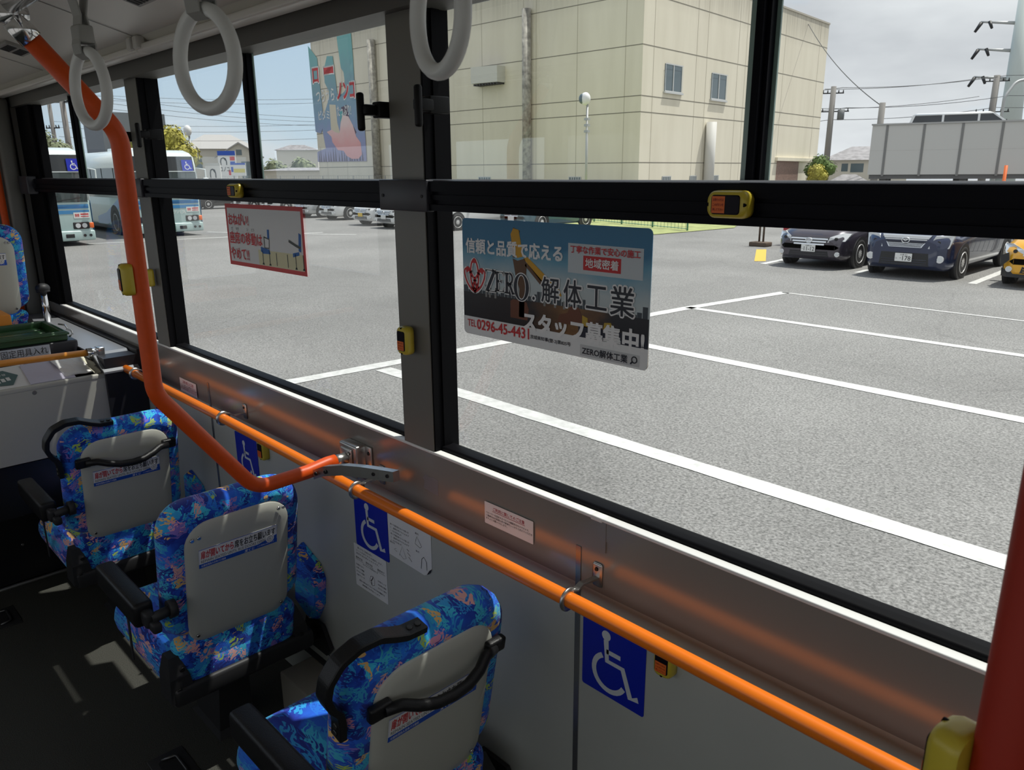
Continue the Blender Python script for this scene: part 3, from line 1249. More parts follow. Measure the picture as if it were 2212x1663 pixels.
# =================================================================== HANDRAIL ALONG THE WALL
hr = thing('handrail', 'long orange handrail on steel brackets along the grey side wall', 'handrail', (0, 1.07, .945))
b = B(RAILO)
b.tube([(-3.62, 0, .022), (-2.6, 0, .016), (-1.7, 0, .0), (-.9, 0, -.004), (-.4, 0, -.010), (.5, 0, -.016), (1.5, 0, -.02)], .0165, 20)
b.build('rail', hr)
for i, x in enumerate((-3.45, -2.575, -1.722, -.93, -.1)):
    zr = [.02, .016, .0, -.004, -.012][i]
    b = B(STEEL)
    b.rbox(x - .013, x + .013, .074, .0795, .000, .055, .004, 2)
    b.strip([(x, .074, .022), (x - .004, .060, .020), (x - .010, .038, .019), (x - .012, .022, zr + .014), (x - .013, .008, zr + .0175)], .014, .004, (1, .1, 0))
    b.tube([(x - .013, .0178 * math.cos(a * PI / 9), zr + .0178 * math.sin(a * PI / 9)) for a in range(18)], .0035, 6, True, flat=2.8)
    br = b.build('bracket', hr)
    b = B(mat('screw_dark', (.05, .05, .05), .35, .8))
    bolt(b, (x, .074, .042), (0, -1, 0), .005)
    bolt(b, (x - .014, -.013, zr + .016), (0, -.6, .8), .004)
    b.build('screws', br)

# =================================================================== BENT ORANGE POLE
pole = thing('grab_pole', 'tall bent orange pole rising from the wall to the ceiling rail', 'pole', (-1.84, .605, 1.3))
b = B(ORANGE)
P = bend([(0, .465, -.297), (0, .440, -.297), (0, .375, -.305), (0, .222, -.308), (0, 0.0, .0), (0, 0, .585), (0, -.155, .775)], .085, 8)
b.tube(P, .0195, 24)
b.build('pole', pole)
b = B(STEEL)
b.cyl((0, .455, -.297), (0, .508, -.297), .0165)
b.rbox(-.028, .028, .500, .507, -.327, -.267, .004, 2)
b.rbox(-.045, .045, .507, .545, -.357, -.256, .006)
b.rbox(.043, .075, .537, .5445, -.357, -.257, .003, 2)
b.build('wall_bracket', pole)
b = B(mat('screw_dark', (.05, .05, .05), .35, .8))
for z in (-.316, -.278):
    bolt(b, (.020, .500, z), (0, -1, 0), .006)
for z in (-.337, -.277):
    bolt(b, (.064, .537, z), (0, -1, 0), .006)
b.build('screws', pole)
b = B(STEEL)
b.loft([[(x, y - hh * .5, z - v) , (x, y + hh * .5, z - v), (x, y + hh * .5 , z + v), (x, y - hh * .5, z + v)] for x, y, z, hh, v in
        ((.03, .385, -.305, .018, .014), (.075, .392, -.284, .020, .014), (.14, .412, -.268, .022, .0145), (.20, .432, -.262, .022, .015), (.25, .455, -.262, .022, .015), (.285, .475, -.264, .020, .0145))], smooth=False)
b.build('flip_latch', pole)
b = B(mat('screw_dark', (.05, .05, .05), .35, .8))
for x, y, z in ((.05, .374, -.295), (.085, .383, -.283), (.235, .438, -.262), (.27, .457, -.263)):
    bolt(b, (x, y, z), (.25, -1, 0), .006)
b.build('screws', pole)
b = B(CHROME)
b.cyl((0, -.140, .757), (0, -.168, .791), .0225)
b.tube([(-.0, -.19, .80), (.0, -.14, .80)], .016, 12)
b.build('top_joint', pole)

# near orange pole
np_ = thing('grab_pole', 'orange upright pole close by at the right edge, shade put into its colour', 'pole', (-.083, .552, 0))
b = B(ORANGE_SHADED)
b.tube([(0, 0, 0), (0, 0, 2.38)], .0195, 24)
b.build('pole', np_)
b = B(STEEL)
b.cyl((0, 0, 0), (0, 0, .02), .04, .03)
b.build('floor_flange', np_)
# front orange pole
fp = thing('grab_pole', 'orange upright pole at the left edge behind the front seat', 'pole', (-5.05, 1.005, 0))
b = B(ORANGE)
b.tube([(0, 0, .635), (0, 0, 2.24)], .018, 20)
b.build('pole', fp)

# ceiling rail and hanging rings
b = B(CHROME)
b.tube([(XF, .437, 2.115), (XR, .437, 2.115)], .016, 16)
for x in (-4.6, -2.95, -1.9, .3):
    b.tube([(x, .437, 2.115), (x, .437, 2.41)], .012, 10)
    b.ball((x, .437, 2.115), .024)
tag(b.build('overhead_rail'), 'chrome overhead rail that the hanging rings hang from', 'rail')


def ring(x, y, z, deg, label, dy=0.0):
    t = thing('hand_strap', label, 'hand strap', (x, y, z), 'hanging rings', rz=math.radians(deg))
    b = B(RINGM)
    # slightly egg-shaped loop in the local xz plane
    P = []
    for k in range(48):
        a = 2 * PI * k / 48
        P.append((.0535 * math.sin(a) * (1 - .06 * math.cos(a)), 0, .0565 * math.cos(a)))
    b.tube(P, .0085, 14, True, flat=1.05)
    b.build('ring', t)
    b = B(STRAP)
    hgt = 2.115 - z
    rot = Matrix.Rotation(-math.radians(deg), 3, 'Z')
    top = rot @ Vector((0, .437 - y, 0))
    side = Vector((0, 1, 0))
    for sgn in (-1, 1):
        p = [Vector((0, .0 * sgn, .0455)), Vector((0, .011 * sgn, .052)), Vector((0, .0125 * sgn, .066)), Vector((0, .008 * sgn, .085)),
             top * .5 + Vector((0, .004 * sgn, hgt * .6)), top + Vector((0, .0175 * sgn, hgt - .008)), top + Vector((0, .0175 * sgn, hgt + .008)), top + Vector((0, 0, hgt + .019))]
        b.strip(p, .026, .0022, (1, 0, 0))
    b.rbox(-.0155, .0155, -.012, .012, .068, .095, .004)
    b.build('strap', t)
    return t


ring(-.985, .437, 1.934, 12, 'white hanging ring in the middle, in front of the bright sky')
ring(-1.434, .437, 1.934, 8, 'farthest white hanging ring, overlapping the bent orange pole')
ring(-.655, .535, 1.955, -14, 'nearest white hanging ring, cut off by the top edge of the picture')

# =================================================================== STOP BUTTONS
def button(label, loc, rot, horiz=False):
    """yellow stop button: long axis local z, facing local -y; horiz writes the label for one lying on its side"""
    t = thing('stop_button', label, 'stop button', loc, 'yellow stop buttons')
    t.rotation_euler = rot
    b = B(YELLOW)
    b.loft([rr_(w, h, y, r) for w, h, y, r in ((.042, .071, 0, .012), (.043, .072, -.009, .013), (.042, .071, -.018, .013), (.037, .066, -.0235, .012), (.029, .058, -.025, .010))])
    b.build('housing', t)
    b = B(LENS)
    b.loft([rr_(.030, .050, -.0225, .005), rr_(.030, .050, -.0262, .005), (rr_(.027, .047, -.027, .004))])
    ln = b.build('push_face', t)
    if horiz:
        fr = (Vector((.0130, -.0272, -.0230)), Vector((0, 0, 1)), Vector((-1, 0, 0)), Vector((0, -1, 0)))
    else:
        fr = (Vector((-.0130, -.0272, -.0230)), Vector((1, 0, 0)), Vector((0, 0, 1)), Vector((0, -1, 0)))
    lw, lh = (.023, .026) if horiz else (.026, .023)
    b = B(OLABEL)
    b.rect(0, 0, lw, lh, fr, .0005)
    b.use(REDINK)
    for k, s_ in enumerate(('お降りの方は', 'このボタンを', '押して下さい')):
        b.text(s_, .002, lh * .70 - k * lh * .29, lw - .002, lh * .88 - k * lh * .29, fr, .0009, .02, res=1)
    b.build('instruction_label', ln)
    b = B(RUBBER)
    for z in (-.0315, .0315):
        b.cyl((0, -.0205, z), (0, -.0245, z), .003, seg=10)
    b.build('screws', t)
    return t


def rr_(w, h, y, r):
    return [(p[0], y, p[1]) for p in rrect(-w / 2, -h / 2, w / 2, h / 2, r, 5)]


bh = {}


def fbutton(label, loc, rot):
    k = rot[1] != 0
    if k not in bh:
        bh[k] = button(label, loc, rot, k)
        return bh[k]
    d = dup(bh[k], loc, label)
    d.rotation_euler = rot
    return d


fbutton('yellow stop button on the black bar, upper right of the construction poster', (-.655, 1.126, 1.747), (0, PI / 2, 0))
fbutton('yellow stop button on the black bar above the red bordered notice', (-2.405, 1.126, 1.747), (0, PI / 2, 0))
fbutton('yellow stop button on the grey pillar left of the construction poster', (-1.548, 1.135, 1.392), (0, 0, 0))
fbutton('yellow stop button on the far grey pillar behind the bent orange pole', (-3.29, 1.135, 1.392), (0, 0, 0))
fbutton('yellow stop button below the handrail beside the large wheelchair sign', (-.745, 1.15, .862), (0, 0, 0))
fbutton('yellow stop button below the handrail beside the middle wheelchair sign', (-2.44, 1.15, .862), (0, 0, 0))
fbutton('yellow stop button clamped to the bent orange pole', (-1.843, .592, 1.572), (0, 0, math.radians(-9)))
fbutton('pale yellow stop button on the near pole at the lower right corner', (-.100, .549, 1.380), (0, 0, math.radians(-104)))

# =================================================================== SIGNS ON THE WALL AND WINDOWS
def wheelchair(b, cx, cy, s, fr, lift, flip=1):
    """person-in-wheelchair symbol, s tall, centred at cx, cy"""
    def q(x, y):
        return (cx + flip * x * s, cy + y * s)
    w = .085 * s
    o, u, v, n = fr
    f2 = (o + n * lift, u, v, n)
    b.prism([q(-.10 + .075 * math.cos(a * PI / 8), .40 + .075 * math.sin(a * PI / 8)) for a in range(16)], f2, .0004)
    b.stroke([q(-.10, .33), q(-.075, .02), q(.19, .02), q(.33, -.36), q(.46, -.32)], w, fr, .0005, lift)
    b.stroke([q(-.09, .165), q(.15, .165)], w * .8, fr, .0005, lift)
    b.stroke([q(-.03 + .27 * math.cos(math.radians(a)), -.16 + .27 * math.sin(math.radians(a))) for a in range(118, 346, 12)], w * .9, fr, .0005, lift)


SYM = mat('symbol_white', (0.62, 0.66, 0.70), 0.4)


def wsign(label, x0, z0, x1, z1):
    fr = wall_fr(x0, z0, 1.1492)
    w, h = x1 - x0, z1 - z0
    t = thing('wheelchair_sign', label, 'sign', (0, 0, 0), 'blue wheelchair signs')
    b = B(BLUE)
    b.rect(0, 0, w, h, fr, .0008, .006)
    b.build('plate', t)
    b = B(SYM)
    wheelchair(b, w * .48, h * .46, h * .86, fr, .0009)
    b.build('symbol', t)


wsign('largest blue wheelchair sign under the orange handrail at lower right', -.968, .688, -.798, .873)
wsign('middle blue wheelchair sign directly above a white instruction sheet', -1.883, .698, -1.710, .878)
wsign('blue wheelchair sign partly behind the orange pole between two far seats', -2.688, .705, -2.514, .872)
wsign('farthest blue wheelchair sign mostly hidden behind the bent pole', -3.50, .745, -3.345, .885)


def lines(b, x0, y, x1, h, fr, n, gap, txts):
    for k in range(n):
        s_ = txts[k % len(txts)]
        e = x0 + (x1 - x0) * (1.0 if k % 3 < 2 else .6)
        b.text(s_, x0, y - k * gap, e, y - k * gap + h, fr, .0009, .012, res=1)


# tall instruction sheet under the middle wheelchair sign
fr = wall_fr(-1.900, .552, 1.1492)
t = thing('instruction_sheet', 'white instruction sheet under the middle blue wheelchair sign', 'notice')
b = B(PAPER)
b.rect(0, 0, .172, .145, fr, .0007, .003)
b.build('sheet', t)
b = B(BLACKI)
b.text('車いすをご利用の方へ', .02, .131, .10, .138, fr, .0009, .012, res=1)
b.text('シートを折りたたみ固定します。', .012, .121, .152, .127, fr, .0009, .01, res=1)
b.text('固定方法は次のとおりです。', .012, .111, .132, .117, fr, .0009, .01, res=1)
for x, s_ in ((.008, '固定方法'), (.062, '取付け方法'), (.124, '固定完了')):
    b.text(s_, x, .096, x + .036, .103, fr, .0009, .02, res=1)
    b.stroke([(x - .002, .093), (x + .04, .093)], .0009, fr, .0004, .0008)
b.text('①ベルトを取付ける', .045, .084, .125, .090, fr, .0009, .01, res=1)
for k, s_ in enumerate(('①固定ベルト', '②車いす側面', '③ベルトの金具', '④前ブレーキ')):
    b.text(s_, .006, .072 - k * .012, .05, .078 - k * .012, fr, .0009, .012, res=1)
for k, s_ in enumerate(('②前ロック', '③金具を確認', '④ベルト締付')):
    b.text(s_, .122, .058 - k * .012, .166, .064 - k * .012, fr, .0009, .012, res=1)
b.text('固定の後は必ずベルトのゆるみを確認する', .02, .020, .155, .026, fr, .0009, .012, res=1)
b.text('乗務員がお手伝いします', .035, .009, .13, .015, fr, .0009, .012, res=1)
b.stroke([(.078, .042), (.085, .062), (.098, .066), (.106, .055), (.104, .038), (.092, .032)], .0012, fr, .0004, .0008, True)
b.stroke([(.084, .046), (.092, .052), (.098, .063)], .003, fr, .0004, .0009)
b.stroke([(.090, .034), (.087, .046)], .0035, fr, .0004, .0009)
b.build('lettering', t)

# diagram sheet with a curled corner
fr = wall_fr(-1.708, .715, 1.1492)
t = thing('diagram_sheet', 'white diagram sheet with a curled corner right of the middle wheelchair sign', 'notice')
b = B(PAPER)
b.prism([(0, .015), (.165, .010), (.178, .017), (.195, .030), (.200, .042), (.200, .155), (0, .155)], fr, .0006)
b.build('sheet', t)
b = B(GREYI)
lines(b, .012, .112, .10, .006, fr, 6, .010, ['車いす固定用ベルトの使い方', '１．座席を折りたたみます', '２．ベルトを引き出します'])
b.text('固定方法', .006, .055, .03, .061, fr, .0009, .012, res=1)
b.stroke([(.05, .028), (.066, .062), (.083, .03), (.07, .024), (.052, .034)], .0012, fr, .0004, .0008)
b.stroke([(.036, .045), (.026, .04), (.04, .036)], .0012, fr, .0004, .0008)
b.stroke([(.088, .062), (.098, .058)], .002, fr, .0004, .0008)
b.stroke([(.09, .052), (.104, .045)], .002, fr, .0004, .0008)
b.stroke([(.095, .04), (.11, .030)], .002, fr, .0004, .0008)
b.stroke([(.132, .105), (.138, .118), (.146, .108), (.158, .094), (.15, .088), (.128, .094)], .0016, fr, .0004, .0008, True)
b.text('前方', .13, .124, .146, .13, fr, .0009, .012, res=1)
b.text('後方', .13, .07, .146, .076, fr, .0009, .012, res=1)
b.stroke([(.152, .026), (.156, .056), (.166, .066), (.177, .055), (.178, .03)], .0026, fr, .0004, .0008)
b.build('lettering', t)
b = B(BLACKI)
b.prism([(.178, .017), (.195, .030), (.201, .043), (.190, .034)], (fr[0] + fr[3] * .002, fr[1], fr[2], fr[3]), .0006)
b.build('curled_corner', t)


def caution(label, x0, z0, w, h):
    fr = wall_fr(x0, z0, 1.1465)
    t = thing('caution_sticker', label, 'notice', group='caution stickers on the aluminium strip')
    b = B(WHITE)
    b.rect(0, 0, w, h, fr, .0006, .002)
    b.build('sheet', t)
    b = B(mat('maroon_ink', (0.40, 0.01, 0.035), 0.5))
    b.text('ご利用に関してのご注意', w * .18, h * .70, w * .83, h * .87, fr, .0009, .016, res=1)
    b.stroke([(w * .17, h * .665), (w * .84, h * .665)], h * .02, fr, .0004, .0008)
    b.use(BLACKI)
    b.text('ベビーカーを固定するベルトは補助的なものですので、', w * .03, h * .47, w * .92, h * .57, fr, .0009, .008, res=1)
    b.text('ご乗車中はお客様の手で車体をしっかりと支えていただき', w * .03, h * .34, w * .98, h * .44, fr, .0009, .008, res=1)
    b.text('ますようお願いいたします。', w * .03, h * .21, w * .48, h * .31, fr, .0009, .008, res=1)
    b.build('lettering', t)


caution('white caution sticker with a maroon heading near the window sill joint', -1.285, .974, .165, .057)
caution('small white caution sticker on the aluminium strip beside the orange pole', -3.165, .934, .165, .057)

# red bordered notice on the middle window; the cartoon figure of the original is left out
fr = wall_fr(-2.654, 1.492, 1.1875)
fr = (fr[0], Vector((1.03, 0, .004)), fr[2] * 1.03, fr[3])
t = thing('window_notice', 'red bordered notice with red Japanese lettering on the middle window', 'notice')
w, h = .514, .202
b = B(mat('notice_red', (0.70, 0.06, 0.06), 0.5))
b.rect(0, 0, w, h, fr, .0008)
b.build('border', t)
b = B(mat('notice_white', (0.82, 0.83, 0.82), 0.5))
b.rect(.013, .013, w - .013, h - .013, fr, .0003, 0, .0008)
b.use(mat('notice_cream', (0.78, 0.74, 0.46), 0.5))
b.rect(.215, .0135, w - .0135, .062, fr, .0002, 0, .0012)
b.build('field', t)
b = B(mat('chair_grey', (0.07, 0.08, 0.07), 0.5))
for x0 in (.245, .455):
    for dx in (0, .045):
        b.stroke([(x0 + dx, .062), (x0 + dx, .018)], .0035, fr, .0004, .0016)
        b.prism([(x0 + dx - .007, .016), (x0 + dx + .007, .016), (x0 + dx + .004, .022), (x0 + dx - .004, .022)], (fr[0] + fr[3] * .0016, *fr[1:]), .0004)
for x0 in (.335, .405):
    b.stroke([(x0, .058), (x0, .018)], .0035, fr, .0004, .0016)
b.stroke([(.262, .105), (.262, .07), (.292, .07), (.296, .098), (.262, .104)], .0045, fr, .0004, .0017)
b.stroke([(.42, .100), (.462, .088), (.49, .082)], .008, fr, .0004, .0017)
b.use(mat('chair_blue', (0.01, 0.13, 0.45), 0.5))
b.prism([(.234, .058), (.236, .072), (.292, .066), (.297, .052), (.25, .051)], (fr[0] + fr[3] * .0016, *fr[1:]), .0004)
b.prism([(.285, .100), (.297, .10), (.299, .128), (.287, .128)], (fr[0] + fr[3] * .0016, *fr[1:]), .0004)
b.prism([(.476, .072), (.490, .070), (.496, .122), (.483, .126)], (fr[0] + fr[3] * .0016, *fr[1:]), .0004)
b.prism([(.44, .052), (.478, .060), (.478, .070), (.44, .064)], (fr[0] + fr[3] * .0016, *fr[1:]), .0004)
b.build('chair_print', t)
tx = [('おねがい!', .020, .134, .165, .172), ('座席の移動は', .018, .072, .250, .113), ('やめて!!', .018, .021, .150, .060)]
b = B(WHITE)
for s_, x0, y0, x1, y1 in tx:
    b.text(s_, x0 - .003, y0 - .003, x1 + .003, y1 + .003, fr, .0020, .075)
b.use(BLACKI)
for s_, x0, x1 in (('ざ', .035, .047), ('せき', .068, .09), ('い', .148, .156), ('どう', .18, .20)):
    b.text(s_, x0, .117, x1, .127, fr, .0022, .0, res=1)
b.use(RED)
for s_, x0, y0, x1, y1 in tx:
    b.text(s_, x0, y0, x1, y1, fr, .0026, .026)
b.build('lettering', t)

# construction company poster
PX, PZ, PW, PH = -1.391, 1.426, .524, .263
fr = wall_fr(PX, PZ, 1.1875)
fr = (fr[0], fr[1] * 1.03, fr[2] * 1.03, fr[3])
t = thing('poster', 'construction poster with an excavator arm and red phone number on the large window', 'poster', (PX, 1.1875, PZ))
o0 = Matrix.Translation(Vector((-PX, -1.1875, -PZ)))


def pbuild(b, name):
    b.bm.transform(o0)
    return b.build(name, t)


sky = ramp_mat('poster_sky', ('Z', 0.0, PH), [(0.0, (0.02, 0.02, 0.03)), (.22, (0.40, 0.30, 0.18)), (.36, (0.52, 0.54, 0.54)), (.66, (0.56, 0.64, 0.66)), (.90, (0.14, 0.38, 0.54)), (1.2, (0.03, 0.20, 0.38))], ((7, 7, 10), .34), .4)
b = B(sky)
b.rect(0, 0, PW, PH, fr, .0012, .011)
pbuild(b, 'board')
b = B(ramp_mat('poster_ground', ('X', 0.0, PW), [(0.0, (0.010, 0.010, 0.016)), (.55, (0.014, 0.011, 0.014)), (.72, (0.16, 0.07, 0.02)), (.80, (0.24, 0.11, 0.03)), (1.2, (0.012, 0.012, 0.02))], ((18, 18, 40), .25), .3))
b.rect(.001, .040, PW - .001, .098, fr, .0003, 0, .0013)
random.seed(3)
b.use(mat('poster_city', (0.05, 0.065, 0.08), .4))
x = .002
while x < PW - .01:
    w_ = random.uniform(.004, .012)
    if not (.40 < x < .47):
        b.rect(x, .096, x + w_, .096 + random.uniform(.006, .026), fr, .0003, 0, .0012)
    x += w_ * 1.15
b.use(mat('poster_city_pale', (0.26, 0.26, 0.25), .4))
for x in (.075, .087, .105, .255, .285, .31):
    b.rect(x, .092, x + .006, .108, fr, .0003, 0, .0015)
pbuild(b, 'skyline')
b = B(mat('excavator_yellow', (0.70, 0.37, 0.02), .5))
f2 = (fr[0] + fr[3] * .0016, *fr[1:])
b.prism([(.158, .235), (.166, .247), (.182, .245), (.188, .222), (.195, .19), (.178, .186), (.164, .205)], f2, .0003)
b.prism([(.196, .186), (.208, .190), (.300, .130), (.306, .118), (.296, .116), (.274, .121)], f2, .0003)
b.use(mat('excavator_shade', (0.12, 0.05, 0.012), .4))
b.prism([(.158, .235), (.164, .186), (.172, .186), (.180, .225), (.186, .243), (.166, .249)], (fr[0] + fr[3] * .00145, *fr[1:]), .0003)
b.prism([(.164, .184), (.178, .18), (.200, .186), (.206, .172), (.2, .12), (.198, .06), (.182, .06), (.184, .12), (.172, .15)], f2, .0003)
b.prism([(.200, .172), (.206, .178), (.286, .118), (.270, .116)], f2, .0003)
b.use(mat('excavator_body', (0.16, 0.045, 0.015), .4))
b.prism([(.156, .056), (.156, .092), (.165, .097), (.205, .094), (.212, .08), (.208, .055)], f2, .0003)
b.prism([(.295, .064), (.30, .080), (.322, .086), (.33, .10), (.352, .10), (.362, .08), (.384, .078), (.386, .062)], f2, .0003)
b.use(mat('excavator_cab', (0.55, 0.36, 0.03), .4))
b.prism([(.362, .066), (.362, .086), (.376, .082), (.376, .064)], (f2[0] + fr[3] * .0003, *fr[1:]), .0003)
b.prism([(.415, .058), (.418, .078), (.434, .080), (.448, .056)], f2, .0003)
pbuild(b, 'excavator')
b = B(mat('poster_white', (0.86, 0.87, 0.87), .5))
b.prism(rrect(0, 0, PW, .030, .010)[:12] + [(PW, .030), (PW, .0405), (0, .0405)] if False else [(.010, .0), (PW - .010, .0), (PW - .003, .003), (PW, .010), (PW, .0415), (0, .0415), (0, .010), (.003, .003)], (fr[0] + fr[3] * .0016, *fr[1:]), .0004)
b.use(mat('poster_pale_box', (0.62, 0.68, 0.72), .5))
b.rect(.322, .168, .506, .226, fr, .0003, 0, .0014)
b.use(RED)
b.rect(.362, .176, .455, .204, fr, .0003, 0, .0018)
b.use(mat('search_grey', (0.62, 0.63, 0.64), .5))
b.rect(.358, .004, .506, .027, fr, .0003, .002, .0021)
b.use(mat('navy_shadow', (0.012, 0.015, 0.035), .4))
b.rect(.352, .0405, PW - .001, .064, fr, .0003, 0, .0016)
pbuild(b, 'panels')
PWH = mat('poster_letter_white', (0.90, 0.90, 0.90), .5)
NAVY = mat('poster_navy', (0.008, 0.010, 0.022), .4)
b = B(PWH)
b.text('信頼と品質で応える', .012, .186, .308, .220, fr, .0024, .035)
L1 = [('Z', .078, .106, .112, .154), ('E', .110, .109, .137, .152), ('R', .140, .107, .170, .152), ('O', .168, .096, .214, .154), ('.', .224, .102, .231, .109), ('解', .250, .101, .300, .154), ('体', .312, .098, .360, .154), ('工', .372, .102, .424, .148), ('業', .432, .096, .490, .153)]
for s_, x0, y0, x1, y1 in L1[4:]:
    b.text(s_, x0 - .0035, y0 - .0035, x1 + .0035, y1 + .0035, fr, .0026, .07)
# halo of the emblem
petal = lambda cx, cy, rx, ry, tilt: [(cx + rx * math.cos(a) * math.cos(tilt) - ry * math.sin(a) * math.sin(tilt), cy + rx * math.cos(a) * math.sin(tilt) + ry * math.sin(a) * math.cos(tilt)) for a in [2 * PI * k / 24 for k in range(24)]]
pet = [petal(.041, .138, .0135, .034, 0.04), petal(.0265, .126, .0125, .029, .62), petal(.056, .126, .0125, .029, -.62)]
for p in pet:
    b.stroke(p, .0105, fr, .0002, .0025, True)
b.text('スタッフ募集中!', .196, .0315, .516, .076, fr, .0030, .045)
b.use(PWH)
b.text('地域密着', .368, .181, .450, .200, fr, .0030, .02)
b.use(NAVY)
def didone(b, ch, x0, y0, x1, y1, lift, e=0.0):
    """high contrast serif capitals: thick stems, hairline bars; e grows every stroke (for the white halo)"""
    w, h = x1 - x0, y1 - y0
    X = lambda a: x0 + a * w
    Y = lambda a: y0 + a * h
    f = (fr[0] + fr[3] * lift, *fr[1:])
    T, t_ = .2 * w + 2 * e, .035 * h + 2 * e
    def bar(p, q, wd):
        b.stroke([p, q], wd, fr, .0002, lift)
    if ch == 'Z':
        bar((X(0), Y(.98)), (X(1), Y(.98)), t_)
        bar((X(0), Y(.02)), (X(1), Y(.02)), t_)
        bar((X(.88), Y(.98)), (X(.12), Y(.02)), T * 1.25)
        bar((X(.03), Y(1)), (X(.03), Y(.80)), t_)
        bar((X(.97), Y(0)), (X(.97), Y(.20)), t_)
    if ch in 'ER':
        bar((X(.22), Y(0)), (X(.22), Y(1)), T * 1.2)
        bar((X(0), Y(.015)), (X(.44 if ch == 'R' else 1), Y(.015)), t_)
        bar((X(0), Y(.985)), (X(.5 if ch == 'R' else .95), Y(.985)), t_)
    if ch == 'E':
        bar((X(.2), Y(.52)), (X(.72), Y(.52)), t_)
        bar((X(.94), Y(.98)), (X(.94), Y(.80)), t_)
        bar((X(.98), Y(0)), (X(.98), Y(.22)), t_)
        bar((X(.72), Y(.43)), (X(.72), Y(.61)), t_)
    if ch == 'R':
        bar((X(.2), Y(.50)), (X(.5), Y(.50)), t_)
        q = [(.5 + .30 * math.cos(a), .74 + .245 * math.sin(a)) for a in [PI / 2 - PI * k / 14 for k in range(15)]]
        b.stroke([(X(a), Y(c_)) for a, c_ in q], T * .8, fr, .0002, lift)
        bar((X(.48), Y(.50)), (X(.86), Y(.0)), T * 1.1)
        bar((X(.78), Y(.015)), (X(1.04), Y(.015)), t_)
    if ch == 'O':
        n_ = 36
        P = []
        for k in range(n_):
            a = 2 * PI * k / n_
            P.append((X(.5 + .5 * math.cos(a)) + e * math.cos(a), Y(.5 + .5 * math.sin(a)) + e * math.sin(a)))
        Q = [(X(.5 + .29 * math.cos(2 * PI * k / n_)) - e * math.cos(2 * PI * k / n_), Y(.5 + .46 * math.sin(2 * PI * k / n_)) - e * math.sin(2 * PI * k / n_)) for k in range(n_)]
        o, u, v, n = f
        b.raw([o + u * p[0] + v * p[1] for p in P + Q], [(k, (k + 1) % n_, n_ + (k + 1) % n_, n_ + k) for k in range(n_)])


for s_, x0, y0, x1, y1 in L1:
    if s_ in 'ZERO':
        didone(b, s_, x0, y0, x1, y1, .0034)
    else:
        b.text(s_, x0, y0, x1, y1, fr, .0034, .012, res=4)
b.use(PWH)
for s_, x0, y0, x1, y1 in L1[:4]:
    didone(b, s_, x0, y0, x1, y1, .0029, .0022)
b.use(NAVY)
b.text('茨城県知事(登-2)第825号', .218, .0165, .333, .0265, fr, .0034, .014)
b.text('ZERO解体工業', .364, .0075, .478, .0235, fr, .0034, .02)
b.stroke([(.494 + .006 * math.cos(a * PI / 8), .017 + .006 * math.sin(a * PI / 8)) for a in range(16)], .0022, fr, .0003, .0032, True)
b.stroke([(.4895, .0125), (.485, .008)], .003, fr, .0003, .0032)
b.use(RED)
for p in pet:
    b.stroke(p, .0042, fr, .0002, .0031, True)
for cx, cy, a0 in ((.041, .166, 0), (.021, .147, .7), (.062, .147, -.7)):
    b.prism([(cx + .0075 * math.cos(a) * math.cos(a0) - .011 * math.sin(a) * math.sin(a0), cy + .0075 * math.cos(a) * math.sin(a0) + .011 * math.sin(a) * math.cos(a0) - .001) for a in [PI * k / 10 for k in range(11)]], (fr[0] + fr[3] * .0031, *fr[1:]), .0002)
b.text('TEL', .014, .0185, .043, .0345, fr, .0034, .01)
b.text('0296-45-4431', .046, .0145, .214, .0385, fr, .0034, .025)
b.use(RED)
b.text('丁寧な作業で安心の施工', .329, .2075, .500, .2225, fr, .0034, .022)
pbuild(b, 'lettering')

# =================================================================== FRONT LUGGAGE PLATFORM
b = B(mat('riser_black', (0.010, 0.010, 0.012), .35))
b.box(XF + .004, -3.83, -.2, 1.149, 0.0, .635)
b.box(-3.83, -3.62, .2, 1.149, .40, .625)
b.box(-3.84, -3.815, -.2, .80, 0.012, .4)
pl = tag(b.build('platform'), 'black raised platform over the front wheel housing', 'platform')
b = B(CHROME)
for y, z in ((.62, .33), (.90, .45), (.6, .19)):
    bolt(b, (-3.614 if z > .4 else -3.814, y, z), (1, 0, 0), .007)
b.build('bolts', pl)
b = B(mat('edge_strip', (0.6, 0.6, 0.58), .35, .9))
b.rbox(-3.86, -3.80, -.2, .80, 0, .014, .004, 2)
b.rbox(-3.83, -3.815, -.2, .80, .01, .022, .003, 2)
struct(b.build('trim_5'), 'bright metal edge strip on the floor in front of the black platform', 'trim')

t = thing('partition_panel', 'pale grey riveted panel in front of the farthest corner-handled seat', 'panel', (-3.6, .78, .64))
b = B(mat('panel_pale', (0.52, 0.51, 0.46), .42))
b.loft([[(x, y, z) for y, z in ((-.55, -.005), (.315, -.005), (.315, .298), (-.55, .318))] for x in (-.022, -.002, .0)], smooth=False)
b.rbox(-.024, .0015, -.55, .255, .296, .316, .003, 2)
b.build('panel', t)
b = B(mat('rivet', (.25, .25, .24), .4, .5))
for y, z in ((-.07, .285), (-.06, .02), (.285, .27), (-.4, .285), (.28, .02)):
    bolt(b, (0, y, z), (1, 0, 0), .009)
b.build('rivets', t)

